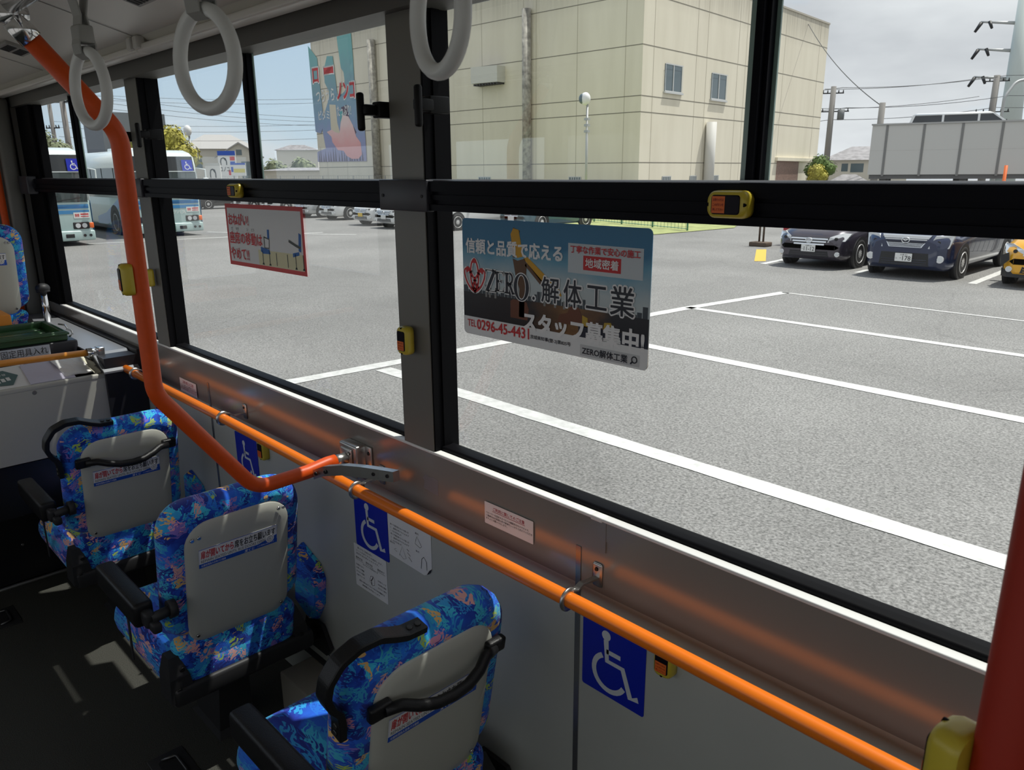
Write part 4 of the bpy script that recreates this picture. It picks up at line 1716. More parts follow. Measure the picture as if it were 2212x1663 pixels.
# tray behind the panel with its papers
t = thing('leaflet_tray', 'dark tray on the platform that holds the leaflets', 'tray', (-3.75, .72, .93))
b = B(FRAMEG)
b.box(-.155, .125, -.6, .31, -.294, -.02)
b.box(-.155, -.145, -.6, .31, -.02, .055)
b.build('tray', t)
b = B(mat('dull_metal', (0.20, 0.20, 0.19), .3, .7))
b.raw([(.12, .31, .0), (.12, .25, .0), (-.155, .31, .085), (-.155, .25, .02)], [(0, 1, 3, 2)])
b.raw([(.12, .318, -.02), (-.155, .318, -.02), (-.155, .318, .085), (.12, .318, .0)], [(0, 1, 2, 3)])
b.build('sloped_cheek', t)
LG = mat('leaflet_green', (0.10, 0.17, 0.17), .5)
LL = mat('leaflet_lilac', (0.60, 0.58, 0.70), .5)
LY = mat('leaflet_cream', (0.72, 0.70, 0.56), .6)
sheets = [(PAPER, -3.745, .600, .922, .20, .28, .05, 'white leaflet with a green printed picture lying on the leaflet tray'),
          (LL, -3.735, .800, .925, .19, .17, -.03, 'lilac leaflet in the middle of the leaflet tray'),
          (PAPER, -3.745, .905, .929, .17, .13, .12, 'crumpled white leaflet beside the cream sheet'),
          (LY, -3.745, .985, .932, .21, .065, .05, 'long cream sheet with small black marks on the leaflet tray')]
for i, (m, x, y, z, lx, ly, rz, lab) in enumerate(sheets):
    t = thing('leaflet', lab, 'leaflet', (x, y, z), 'leaflets on the tray', rz=rz)
    b = B(m)
    nx, ny = 7, 6
    random.seed(i + 4)
    vs, fs = [], []
    amp = (.002, .002, .010, .006)[i]
    for a in range(nx):
        for c in range(ny):
            vs.append((-lx / 2 + lx * a / (nx - 1), -ly / 2 + ly * c / (ny - 1), random.uniform(0, amp) + amp * math.sin(a * .9) * .4))
    fs = [(a * ny + c, (a + 1) * ny + c, (a + 1) * ny + c + 1, a * ny + c + 1) for a in range(nx - 1) for c in range(ny - 1)]
    k = len(vs)
    b.raw(vs + [(v[0], v[1], v[2] - .006) for v in vs], fs + [tuple(k + q for q in f[::-1]) for f in fs] +
          [(a * ny, k + a * ny, k + (a + 1) * ny, (a + 1) * ny) for a in range(nx - 1)] + [(a * ny + ny - 1, (a + 1) * ny + ny - 1, k + (a + 1) * ny + ny - 1, k + a * ny + ny - 1) for a in range(nx - 1)] +
          [(c, c + 1, k + c + 1, k + c) for c in range(ny - 1)] + [((nx - 1) * ny + c, k + (nx - 1) * ny + c, k + (nx - 1) * ny + c + 1, (nx - 1) * ny + c + 1) for c in range(ny - 1)], False)
    b.build('sheet', t)
    t.rotation_euler = (0, .26, rz)
    t.location.z += .052
    f3 = (Vector((0, 0, .004)), Vector((0, 1, 0)), Vector((-1, 0, 0)), Vector((0, 0, 1)))
    if i == 0:
        b = B(LG)
        b.prism([(-.05, -.06), (.05, -.08), (.09, .0), (.05, .06), (-.04, .06)], f3, .0006)
        b.use(PAPER)
        for q in range(3):
            b.rect(.0 + q * .02, -.05 + q * .006, .014 + q * .02, -.02 + q * .006, f3, .0004, 0, .0008)
        b.text('お知らせ', -.02, .01, .05, .03, f3, .0014, .02)
        b.build('print', t)
    if i == 3:
        b = B(BLACKI)
        for q in (-.07, .0, .07):
            b.text('●▲', -.018, q, .008, q + .008, f3, .009, .02, res=1)
        b.build('print', t)
b = B(PAPER)
for k in range(5):
    b.box(-3.655 + k * .008, -3.652 + k * .008, .36, .985 - k * .02, .70, .928 + k * .003)
pp = tag(b.build('leaflet_file'), 'upright file of thin leaflets along the top of the grey panel', 'leaflets')

t = thing('storage_box', 'black storage box with a white Japanese label beneath the green tray', 'box', (-4.05, .62, .96))
b = B(mat('box_black', (0.020, 0.020, 0.026), .35))
b.rbox(-.28, .14, -.5, .36, -.325, .104, .008)
b.build('body', t)
fr = frame((.1405, -.03, .055), (0, 1, 0), (0, 0, 1))
b = B(mat('label_white', (0.62, 0.66, 0.74), .4))
b.rect(0, 0, .272, .045, fr, .0008)
b.use(BLACKI)
b.text('固定用具入れ', .080, .005, .262, .040, fr, .0012, .0)
b.build('label', t)

GREEN = mat('green_tray', (0.030, 0.085, 0.030), .28, spec=.6)
t = thing('green_tray', 'shallow dark green plastic lid tray on the black storage box', 'tray', (-4.06, .60, 1.065))
b = B(GREEN)
b.rbox(-.23, .13, -.48, .33, 0, .008, .003)
for x0, x1, y0, y1 in ((.118, .134, -.49, .345), (-.234, -.218, -.49, .345), (-.22, .12, .326, .345), (-.22, .12, -.49, -.471)):
    b.rbox(x0, x1, y0, y1, .0, .042, .004)
b.rbox(.130, .144, -.497, .352, .026, .036, .003)
b.rbox(-.244, -.230, -.497, .352, .026, .036, .003)
b.rbox(-.235, .135, .342, .354, .026, .036, .003)
for k in range(3):
    b.rbox(-.20 + k * .09, -.14 + k * .09, -.44, .30, .005, .016, .004)
b.build('tray', t)
b = B(CHROME)
b.tube([(.10, .352, .045), (.115, .368, .038), (.125, .370, .022), (.12, .355, .012)], .004, 8)
b.tube([(-.02, .352, .052), (.04, .362, .055), (.10, .356, .044)], .004, 8)
b.build('wire_clip', t)

t = thing('orange_box', 'orange metal box with a bail handle behind the green tray', 'box', (-4.455, .60, 1.135))
b = B(mat('box_orange', (0.78, 0.26, 0.01), .4))
b.rbox(-.115, .115, -.30, .215, -.50, .012, .004)
b.build('body', t)
b = B(mat('handle_orange', (0.80, 0.28, 0.02), .35))
b.tube(bend([(.0, -.05, .012), (.0, -.05, .048), (.0, .12, .048), (.0, .12, .012)], .015, 4), .007, 10)
b.rbox(-.02, .02, .10, .16, .012, .017, .002, 2)
b.build('handle', t)

t = thing('platform_rail', 'short orange grab bar across the leaflet tray with a chrome end clamp', 'handrail', (-3.70, .5, 1.05))
b = B(mat('amber_rail', (0.80, 0.30, 0.03), .35))
b.tube([(0, -.45, .012), (0, .47, -.012)], .0145, 16)
b.build('rail', t)
b = B(CHROME)
b.cyl((0, .455, -.012), (0, .50, -.013), .020)
b.rbox(-.02, .02, .49, .525, -.03, .008, .006)
b.rbox(-.006, .010, .505, .535, -.065, -.02, .004)
b.build('end_clamp', t)

t = thing('wall_ledge', 'dark ledge with a metal top running along the wall beneath the front window', 'ledge', (-4.2, 1.06, 1.0))
b = B(mat('ledge_black', (0.014, 0.014, 0.018), .4))
b.box(-.85, .62, -.075, .088, -.36, .025)
b.box(-.85, .62, .065, .088, .025, .045)
b.build('body', t)
b = B(mat('ledge_metal', (0.30, 0.31, 0.335), .38, .5))
b.loft([[(x, y, z) for x, z in ((-.85, .034), (.50, .034), (.64, -.030), (.64, -.038), (.49, .027), (-.85, .027))] for y in (-.085, .062)], smooth=False)
b.build('metal_top', t)

t = thing('lever_post', 'chrome post with a dark rounded knob at the foot of the black front pillar', 'post', (-4.70, 1.05, 1.0))
b = B(CHROME)
b.cyl((0, 0, .02), (0, 0, .205), .017, .017)
b.build('post', t)
b = B(FRAMEG)
b.ball((0, 0, .215), .036, (1.0, 1.0, .75))
b.cyl((0, 0, .195), (0, 0, .207), .033)
b.build('knob', t)

# floor hatches with recessed handles
for x, y, rz, lab in ((-2.18, .625, 0.0, 'dark floor hatch handle at the bottom edge between two seats'), (-3.55, .44, 0.0, 'dark floor hatch handle at the left edge near the metal strip')):
    t = thing('floor_hatch', lab, 'hatch', (x, y, 0), 'recessed hatch handles in the floor', rz=rz)
    b = B(mat('hatch_plate', (0.025, 0.025, 0.025), .45))
    b.rbox(-.09, .09, -.055, .055, 0, .004, .002, 2)
    b.build('plate', t)
    b = B(slot)
    b.rect(-.065, -.032, .065, .032, frame((0, 0, .004), (1, 0, 0), (0, 1, 0)), .0006, .02)
    b.build('recess', t)
    b = B(mat('hatch_handle', (0.10, 0.10, 0.10), .3, .8))
    b.tube(bend([(-.06, -.02, .006), (-.05, .022, .010), (.05, .022, .010), (.06, -.02, .006)], .015, 4), .005, 8)
    b.build('handle', t)

# =================================================================== OUTSIDE: ground
b = B(ASPH)
b.raw([(-160, -40, G), (80, -40, G), (80, 160, G), (-160, 160, G)], [(0, 1, 2, 3)])
struct(b.build('ground'), 'grey asphalt parking lot outside the windows', 'ground')


def mark(pts, w, name='road_marking', label='white painted parking line on the asphalt'):
    b = B(LINEW)
    P = [Vector((p[0], p[1], 0)) for p in pts]
    vs, fs = [], []
    n = 40 if len(P) == 2 else 1
    for i in range(n + 1):
        p = P[0].lerp(P[1], i / n)
        t = (P[1] - P[0]).normalized()
        nn = Vector((-t.y, t.x, 0)) * (w / 2 * (1 + random.uniform(-.06, .06)))
        vs += [(p + nn)[:2] + (G + .005,), (p - nn)[:2] + (G + .005,)]
    fs = [(2 * i, 2 * i + 1, 2 * i + 3, 2 * i + 2) for i in range(n)]
    b.raw(vs, fs)
    o = b.build(name)
    return struct(o, label, 'road marking')


mark([(-7.25, 4.93), (5.0, 4.72)], .20, label='nearest long white parking line below the poster')
mark([(-7.15, 8.10), (5.0, 7.66)], .20, label='second long white parking line counted from the bus')
mark([(-7.05, 10.88), (5.0, 10.56)], .17, label='third long white parking line counted from the bus')
mark([(-6.70, 13.45), (5.0, 12.95)], .07, label='thin worn white line farthest from the bus')
mark([(-7.62, 2.2), (-7.02, 10.88)], .21, label='white cross line joining the long parking lines')
mark([(-7.02, 10.88), (-6.66, 13.5)], .20, label='white cross line beyond the poster, its far end')
mark([(-9.2, 17.35), (-9.45, 22.0)], .16, label='white bay line left of the purple car')
mark([(-6.86, 17.2), (-7.1, 22.0)], .16, label='white bay line between the purple car and the blue van')
mark([(-4.55, 17.0), (-4.75, 22.0)], .16, label='white bay line between the blue van and the yellow car')
mark([(-28.6, 5.2), (-26.5, 15.6)], .17, label='white line in front of the parked buses')
mark([(-30.2, 12.7), (-24.5, 15.8)], .15, label='slanting white line right of the buses')
mark([(-21.2, 3.2), (-3.0, 3.62)], .09, label='faint white line close to the bus wall')
b = B(mat('yellow_paint', (0.66, 0.42, 0.06), .7))
b.raw([(-11.05, 20.4, G + .006), (-9.62, 17.7, G + .006), (-9.42, 17.9, G + .006), (-10.85, 20.6, G + .006)], [(0, 1, 2, 3)])
struct(b.build('road_marking'), 'small yellow painted patch beside the purple car', 'road marking')
b = B(mat('grass_green', (0.30, 0.33, 0.13), .9, noise=(2, .3)))
b.raw([(-45, 28, G + .02), (-22.5, 24.2, G + .02), (-16.3, 22.8, G + .02), (-15.9, 27.5, G + .02), (-22, 40, G + .02), (-60, 44, G + .02)], [(0, 1, 2, 3, 4, 5)])
tag(b.build('grass'), 'strip of yellow green grass beyond the parking lot', 'grass', kind='stuff')

# =================================================================== CARS
TYRE = mat('tyre', (0.012, 0.012, 0.013), .7)
RIM = mat('alloy', (0.62, 0.62, 0.62), .35, .25)
CGLASS = mat('car_glass', (0.02, 0.025, 0.03), .06, spec=.8)
HEADL = mat('headlight', (0.66, 0.68, 0.70), .15, .1, coat=1)
CHR2 = mat('car_chrome', (0.80, 0.81, 0.83), .22, .75)
DARKT = mat('dark_trim', (0.014, 0.014, 0.016), .5)
PLATEW = mat('plate_white', (0.78, 0.78, 0.76), .4)
PLATEY = mat('plate_yellow', (0.75, 0.50, 0.03), .4)
PLATEG = mat('plate_green', (0.01, 0.11, 0.06), .4)


def paint(name, c, metal=.3):
    return mat(name, c, .22, metal, coat=1.0)


def wheel_parts(parent, x, y, r, side, width=.2, spokes=10, rimm=None):
    b = B(TYRE)
    t = side
    R_ = [(r - .05, -width / 2), (r - .012, -width / 2 + .01), (r, -width / 2 + .04), (r, width / 2 - .04), (r - .012, width / 2 - .01), (r - .05, width / 2), (r * .66, width / 2 - .008), (r * .66, -width / 2 + .01)]
    seg = 28
    b.loft([[(x + t * q, y + p * math.cos(2 * PI * k / seg), r + p * math.sin(2 * PI * k / seg)) for k in range(seg)] for p, q in R_ + [R_[0]]], caps=False)
    w = b.build('wheel', parent)
    b = B(DARKT)
    b.cyl((x + t * (width * .10), y, r), (x + t * (width * .22), y, r), r * .66, seg=24)
    b.use(rimm or RIM)
    xo = x + t * (width / 2 - .015)
    ring_ = [(x + t * (width * .46), y + r * .64 * math.cos(2 * PI * k / 28), r + r * .64 * math.sin(2 * PI * k / 28)) for k in range(28)]
    b.tube(ring_, r * .035, 6, True)
    for k in range(spokes):
        a = 2 * PI * k / spokes
        d = Vector((0, math.cos(a), math.sin(a)))
        e = Vector((0, -math.sin(a), math.cos(a)))
        c = Vector((xo, y, r))
        b.raw([c + d * r * .12 + e * r * .055 + Vector((t * .006, 0, 0)), c + d * r * .12 - e * r * .055 + Vector((t * .006, 0, 0)), c + d * r * .63 - e * r * .04 , c + d * r * .63 + e * r * .04,
               c + d * r * .12 + e * r * .055 - Vector((t * .03, 0, 0)), c + d * r * .12 - e * r * .055 - Vector((t * .03, 0, 0)), c + d * r * .63 - e * r * .04 - Vector((t * .03, 0, 0)), c + d * r * .63 + e * r * .04 - Vector((t * .03, 0, 0))],
              [(0, 1, 2, 3), (0, 4, 5, 1), (3, 2, 6, 7), (0, 3, 7, 4), (1, 5, 6, 2)])
    b.cyl((xo - t * .03, y, r), (xo + t * .012, y, r), r * .16, r * .13, 14)
    b.build('rim', w)


def body_ring(y, w, zb, zs, zt, tw):
    return [(x * 1.0, y, z) for x, z in ((-w * .90, zb), (-w * .985, zb + .10), (-w, zb + .25), (-w, zs - .16), (-w * .985, zs - .05), (-w * .94, zs), (-tw, zt - .012), (-tw * .5, zt), (tw * .5, zt), (tw, zt - .012), (w * .94, zs), (w * .985, zs - .05), (w, zs - .16), (w, zb + .25), (w * .985, zb + .10), (w * .90, zb))]


def car(label, x, y, W, L, H, pm, kind='van', plate='11-12', pmat=PLATEW, name='car', spokes=10, rz=0.0, wr=.325, group=None, wheels=True, emblem=True):
    """a car whose nose is at local y=0, pointing to -y, tail at +L"""
    t = thing(name, label, 'car', (x, y, G), group, rz=rz)
    w = W / 2
    hood = .98 if kind != 'low' else .86
    b = B(pm)
    up = .13 if kind == 'box' else 0.0
    st = [(0.0, .70 * w, .30, .60 + up, .68 + up, .45 * w), (.05, .80 * w, .24, .66 + up, .75 + up, .52 * w), (.14, .90 * w, .20, .72 + up, hood - .16 + up * .9, .62 * w), (.30, .965 * w, .19, .78 + up * .8, hood - .09 + up * .7, .70 * w),
          (.62, w, .19, .84, hood - .02, .74 * w), (1.0, w, .19, .90, hood + .04, .78 * w), (1.5, w, .20, .95, hood + .06, .80 * w),
          (L - 1.0, w, .20, .98, hood + .07, .80 * w), (L - .25, .97 * w, .24, .98, hood + .05, .78 * w), (L - .04, .90 * w, .34, .90, hood - .05, .7 * w)]
    b.loft([body_ring(*s) for s in st])
    b.build('body', t)
    # cabin: glasshouse with roof skin and pillars
    y0, y1 = (.85, L - .12) if kind == 'van' else (1.05, L - .25)
    yr0, yr1 = (y0 + .95, y1 - .25) if kind == 'van' else (y0 + 1.0, y1 - .65)
    zb = hood - .02

    def cr(f):
        wb, wt = .93 * w, .76 * w
        zc = zb + (H - .08 - zb) * f
        ww = wb + (wt - wb) * f
        return [(-ww, y0 + (yr0 - y0) * f, zc), (ww, y0 + (yr0 - y0) * f, zc), (ww, y1 + (yr1 - y1) * f, zc), (-ww, y1 + (yr1 - y1) * f, zc)]
    b = B(CGLASS)
    b.loft([cr(0), cr(.5), cr(1)], smooth=False)
    b.build('windows', t)
    b = B(pm)
    top = cr(1.0)
    b.loft([[(p[0], p[1], H - .095) for p in top], [(p[0] * 1.01, p[1] + (.03 if i > 1 else -.03), H - .06) for i, p in enumerate(top)], [(p[0] * .9, p[1] + (-.1 if i > 1 else .12), H) for i, p in enumerate(top)]])
    A, Z = cr(0), cr(1)
    for i in range(4):
        b.strip([Vector(A[i]) + Vector((0, 0, -.02)), Vector(Z[i]) + Vector((0, 0, .01))], .09, .03, (0, 1, 0))
    for fr_ in (.38, .68):
        for s in (-1, 1):
            b.strip([(s * .935 * w, y0 + (y1 - y0) * fr_, zb), (s * .77 * w, y0 + (y1 - y0) * fr_, H - .08)], .07, .03, (0, 1, 0))
    b.build('roof', t)
    b = B(pm)
    for s in (-1, 1):
        b.rbox(s * (w + .03) - .08, s * (w + .03) + .08, y0 + .38, y0 + .50, hood + .05, hood + .20, .03)
    b.build('mirrors', t)
    # lamps, bumper opening, plate
    n = Vector((0, -1, 0))
    for s in (-1, 1):
        b = B(HEADL)
        if kind == 'box':
            b.loft([[(s * p[0] * w, p[1], p[2]) for p in r_] for r_ in ([(.50, .06, .63), (.90, .24, .64), (.95, .30, .90), (.62, .14, .90)], [(.50, -.014, .64), (.90, .12, .65), (.955, .21, .89), (.62, .045, .89)])], smooth=False)
        else:
            b.loft([[(s * p[0] * w, p[1], p[2]) for p in r_] for r_ in ([(.50, .06, .60), (.90, .20, .63), (.97, .40, .80), (.80, .30, .81), (.55, .10, .72)], [(.50, -.014, .605), (.90, .120, .635), (.975, .30, .80), (.80, .185, .815), (.55, .015, .725)])], smooth=False)
        hl = b.build('headlight', t)
        b = B(DARKT)
        b.cyl((s * .70 * w, .030, .685 + up * .6), (s * .70 * w, .09, .685 + up * .6), .035, seg=14)
        b.build('bulb', hl)
        b = B(CHR2)
        fz, fr_ = (.44, .075) if kind == 'box' else (.35, .055)
        b.cyl((s * .77 * w, .012, fz), (s * .77 * w, .10, fz), fr_, fr_ * .8, 16)
        b.use(HEADL)
        b.cyl((s * .77 * w, .004, fz), (s * .77 * w, .06, fz), fr_ * .66, fr_ * .66, 14)
        b.build('fog_lamp', t)
    b = B(DARKT)
    b.loft([[(p[0] * w, p[1], p[2]) for p in r_] for r_ in ([(-.58, .03, .28), (.58, .03, .28), (.55, .05, .42 + up), (-.55, .05, .42 + up)], [(-.55, -.006, .285), (.55, -.006, .285), (.52, .0, .41 + up), (-.52, .0, .41 + up)])], smooth=False)
    b.use(pm)
    for k in range(3):
        b.box(-.50 * w, .50 * w, -.012, .02, .31 + k * .045, .318 + k * .045)
    b.build('bumper_opening', t)
    if kind == 'box':
        b = B(CHR2)
        b.loft([[(p[0] * w, p[1], p[2]) for p in r_] for r_ in ([(-.38, .06, .645), (.38, .06, .645), (.56, .15, .90), (-.56, .15, .90)], [(-.36, -.022, .65), (.36, -.022, .65), (.54, .035, .90), (-.54, .035, .90)])], smooth=False)
        b.use(DARKT)
        for k in range(5):
            z = .665 + k * .024
            b.box(-(.35 + k * .02) * w, (.35 + k * .02) * w, -.030 + k * .006, .04, z, z + .011)
        b.use(CHR2)
        for k in range(3):
            b.box(-(.46 + k * .03) * w, (.46 + k * .03) * w, -.002 + k * .010, .07, .795 + k * .03, .815 + k * .03)
        g = b.build('grille', t)
    else:
        b = B(DARKT)
        b.loft([[(p[0] * w, p[1], p[2]) for p in r_] for r_ in ([(-.42, .04, .53), (.42, .04, .53), (.52, .09, .73), (-.52, .09, .73)], [(-.40, -.012, .53), (.40, -.012, .53), (.52, -.002, .70), (-.52, -.002, .70)])], smooth=False)
        b.use(CHR2)
        for k in range(3):
            z = .555 + k * .06
            q = .42 + k * .045
            b.strip([(-q * w, -.012 + k * .006, z), (-q * .5 * w, -.022 + k * .006, z), (q * .5 * w, -.022 + k * .006, z), (q * w, -.012 + k * .006, z)], .036, .012, (0, .3, 1))
        g = b.build('grille', t)
    if emblem:
        b = B(CHR2)
        b.tube([(.075 * math.cos(a * PI / 10), (-.028 if kind != 'box' else -.012), (.64 if kind != 'box' else .79) + .055 * math.sin(a * PI / 10)) for a in range(20)], .010, 8, True)
        if kind == 'box':
            b.strip([(-.045, -.014, .805), (0, -.018, .775), (.05, -.014, .812)], .02, .01, (0, 1, 0))
        else:
            b.rbox(-.082, .082, -.036, -.022, .630, .650, .003, 2)
        b.build('emblem', g)
    b = B(pmat)
    fr = (Vector((-.165, -.018, .385 if kind != 'box' else .36)), Vector((1, 0, 0)), Vector((0, 0, 1)), Vector((0, -1, 0)))
    b.rect(0, 0, .33, .165, fr, .012, .008)
    b.use(BLACKI if pmat != PLATEG else PLATEW)
    if plate:
        b.text('土浦 301', .10, .122, .24, .150, fr, .0135, .02, res=1)
        b.text('い', .018, .045, .045, .075, fr, .0135, .02, res=1)
        b.text(plate, .065 if plate[0] != '·' else .10, .02, .31, .112, fr, .0135, .012)
    b.build('number_plate', t)
    if wheels:
        for yy in (.80, L - .85):
            for s in (-1, 1):
                b = B(DARKT)
                b.cyl((s * (w - .10), yy, wr + .01), (s * (w + .004), yy, wr + .01), wr + .055, seg=28)
                b.build('wheel_arch', t)
                wheel_parts(t, s * (w - .085), yy, wr, s, .2, spokes)
    return t


car('dark purple minivan with number plate 11-12', -8.05, 17.25, 1.70, 4.5, 1.62, paint('purple_paint', (0.050, 0.042, 0.058)), plate='11-12')
car('dark blue minivan with a wide chrome grille, between the purple and the yellow car', -5.83, 16.85, 1.76, 4.7, 1.86, paint('navy_paint', (0.012, 0.022, 0.068)), kind='box', plate='·178', wr=.33)
yc = car('yellow compact car cut off by the right picture edge', -3.28, 16.9, 1.74, 4.2, 1.55, paint('yellow_paint_car', (0.78, 0.38, 0.01), 0), plate='')
b = B(DARKT)
b.loft([[(p[0] * .87, p[1], p[2]) for p in r_] for r_ in ([(-.98, .30, .19), (.98, .30, .19), (.99, .30, .34), (-.99, .30, .34)], [(-.80, .02, .20), (.80, .02, .20), (.83, .04, .33), (-.83, .04, .33)])], smooth=False)
b.prism([(-.83, .60), (-.70, .66), (-.68, .52), (-.80, .40)], (Vector((0, .02, 0)), Vector((1, 0, 0)), Vector((0, 0, 1)), Vector((0, -1, 0))), .03)
b.build('lower_trim', yc)
WP = paint('white_paint', (0.74, 0.75, 0.75), 0)
SP = paint('silver_paint', (0.52, 0.54, 0.55), .5)
BP = paint('black_paint', (0.02, 0.02, 0.022))
TP = paint('teal_paint', (0.03, 0.11, 0.15), .3)
car('white car whose front wheel shows right of the red bordered notice', -33.35, 19.9, 1.74, 4.5, 1.5, WP, kind='low', plate='', group='white cars parked in the back row')
car('white car with a yellow plate left of the grey pillar', -28.65, 18.75, 1.70, 3.9, 1.6, WP, plate='', pmat=PLATEY, group='white cars parked in the back row')
car('silver car farther left behind the red bordered notice', -36.2, 20.1, 1.74, 4.5, 1.5, SP, kind='low', plate='')
car('white car mostly hidden by the grey pillar', -26.3, 18.3, 1.72, 4.3, 1.6, WP, plate='', group='white cars parked in the back row')
car('white car in the gap between the grey pillar and the poster', -24.05, 18.75, 1.76, 4.6, 1.72, WP, kind='box', plate='', group='white cars parked in the back row')
car('dark teal car above the top edge of the poster', -21.6, 20.9, 1.74, 4.2, 1.5, TP, plate='')
car('black car with a yellow plate right of the parked buses', -50.4, 20.3, 1.7, 3.9, 1.6, BP, plate='', pmat=PLATEY)
car('silver car in the far row above the red bordered notice', -47.2, 21.8, 1.74, 4.3, 1.6, SP, plate='')
car('white car in the far row above the red bordered notice', -43.5, 22.0, 1.74, 4.3, 1.5, WP, plate='', group='white cars parked in the back row')

# =================================================================== PARKED BUSES
BW = mat('bus_white', (0.72, 0.78, 0.77), .25, coat=.5)
BG = mat('bus_pale_green', (0.42, 0.55, 0.54), .3, coat=.5)
BBL = mat('bus_blue', (0.05, 0.24, 0.50), .3, coat=.5)
BBS = mat('bus_blue_dark', (0.025, 0.15, 0.38), .3, coat=.5)
BGL = mat('bus_glass', (0.05, 0.065, 0.065), .06, spec=.8)


def bus(label, x, y, rz, plate, text):
    """parked bus: front at local y=0 pointing to -y, x to the viewer's right when facing its front"""
    t = thing('bus', label, 'bus', (x, y, G), 'parked buses', rz=rz)
    w, L, H = 1.16, 9.4, 3.02
    b = B(BG)
    b.rbox(-w, w, 0, L, .30, 1.45, .10, 4)
    b.use(BW)
    b.loft([[(sx * w * f, y_, z) for sx, y_ in ((-1, .04 + d), (1, .04 + d), (1, L - d), (-1, L - d))] for z, f, d in ((1.36, 1.0, 0.0), (2.5, .985, .05), (2.78, .96, .10), (2.92, .90, .22), (H, .78, .45))])
    b.build('body', t)
    b = B(DARKT)
    b.rbox(-w + .12, w - .12, .3, L - .2, .18, .32, .02)
    b.build('underbody', t)
    # windscreen and destination panel
    b = B(BGL)
    b.loft([[(sx * w * f, yy, z) for sx, yy in ((-1, .20), (-.93, -.012), (.93, -.012), (1, .20))] for z, f in ((1.36, 1.004), (2.26, .99))], closed=False)
    b.build('windscreen', t)
    b = B(mat('display_dark', (0.03, 0.033, 0.036), .15))
    b.loft([[(sx * w * f, yy + d, z) for sx, yy in ((-1, .24), (-.93, -.002), (.93, -.002), (1, .24))] for z, f, d in ((2.28, .994, -.005), (2.80, .970, .06))], closed=False)
    b.build('destination_display', t)
    b = B(BW)
    for s in (-1, 1):
        b.strip([(s * w * .99, .075, 1.34), (s * w * .98, .085, 2.28)], .05, .04, (1, 0, 0))
    b.box(-w * .93, w * .93, -.018, .05, 2.27, 2.30)
    b.build('front_pillars', t)
    b = B(DARKT)
    b.strip([(-.5, -.04, 1.40), (.25, -.04, 1.55)], .025, .015, (0, 0, 1))
    b.strip([(.2, -.04, 1.40), (.9, -.04, 1.5)], .025, .015, (0, 0, 1))
    b.build('wipers', t)
    # stripes and lettering
    fr = (Vector((-w, -.004, 0)), Vector((1, 0, 0)), Vector((0, 0, 1)), Vector((0, -1, 0)))
    b = B(BBL)
    b.rect(.08, 1.16, 2 * w - .08, 1.29, fr, .004)
    b.rect(.08, 1.00, 2 * w - .08, 1.11, fr, .004)
    b.use(BBS)
    b.rect(.08, 1.19, 2 * w - .08, 1.23, fr, .0045, 0, .003)
    b.use(PLATEW)
    if text:
        b.text('ノンステップバス', .45, .80, 1.74, .93, fr, .006, .01)
    b.use(PLATEW)
    b.rect(1.78, .86, 2.24, 1.04, fr, .005)
    b.use(RED)
    b.rect(1.98, .90, 2.21, .925, fr, .001, 0, .006)
    b.rect(1.98, .96, 2.21, 1.0, fr, .001, 0, .006)
    b.text('禁煙', 1.81, .90, 1.94, 1.0, fr, .0075, .02)
    b.build('front_stripes', t)
    b = B(BLUE)
    f2 = (Vector((-w, -.285, 0)), fr[1], Vector((0, .12, 1)).normalized(), Vector((0, -1, .12)).normalized())
    b.rect(1.80, 2.32, 2.18, 2.70, f2, .02, .02)
    b.use(PLATEW)
    wheelchair(b, 1.99, 2.50, .30, f2, .022)
    b.build('wheelchair_sign', t)
    for s in (-1, 1):
        b = B(DARKT)
        b.rbox(s * .80 - .24, s * .80 + .24, -.02, .06, .52, .74, .03)
        b.use(HEADL)
        b.cyl((s * .70, -.03, .63), (s * .70, .0, .63), .075, seg=16)
        b.cyl((s * .89, -.03, .63), (s * .89, .0, .63), .075, seg=16)
        b.use(mat('indicator_orange', (0.85, 0.16, 0.03), .3))
        b.rbox(s * 1.10 - .07, s * 1.10 + .07, -.01, .14, .54, .72, .03)
        b.build('headlight', t)
    b = B(BG)
    b.rbox(-w - .01, w + .01, -.06, .2, .16, .48, .05)
    b.build('bumper', t)
    b = B(DARKT)
    b.rbox(.30, .55, -.07, .0, .26, .38, .01)
    for s in (.85, 1.02):
        b.cyl((s, -.07, .32), (s, -.03, .32), .045, seg=12)
    b.build('bumper_slots', t)
    b = B(PLATEG)
    fr3 = (Vector((-.36, -.07, .20)), fr[1], fr[2], fr[3])
    b.rect(0, 0, .50, .27, fr3, .01, .01)
    b.use(PLATEW)
    if plate:
        b.text('土浦200', .14, .20, .36, .245, fr3, .0115, .02, res=1)
        b.text('か', .03, .06, .075, .11, fr3, .0115, .02, res=1)
        b.text(plate, .10, .03, .47, .18, fr3, .0115, .03)
    b.build('number_plate', t)
    # sides: windows, waves, wheels
    for s in (-1, 1):
        b = B(BGL)
        for k in range(6):
            y0 = .45 + k * 1.45
            b.box(s * w * .996 - .02, s * w * .996 + .012, y0, y0 + 1.34, 1.45, 2.42)
        b.build('side_windows', t)
        b = B(BBL)
        fs_ = (Vector((s * (w + .002), 0, 0)), Vector((0, 1, 0)), Vector((0, 0, 1)), Vector((1, 0, 0)))
        b.prism([(.25, 1.40), (1.1, 1.32), (1.7, 1.05), (2.6, .55), (3.4, .36), (4.6, .36), (4.6, .62), (3.4, .80), (2.4, 1.12), (1.5, 1.42)], fs_, .004 * s)
        b.prism([(.02, .36), (1.6, .36), (1.9, .8), (1.2, 1.30), (.6, 1.40), (.02, 1.40)], (fs_[0] + Vector((s * .002, 0, 0)), *fs_[1:]), .003 * s)
        b.build('side_waves', t)
        b = B(DARKT)
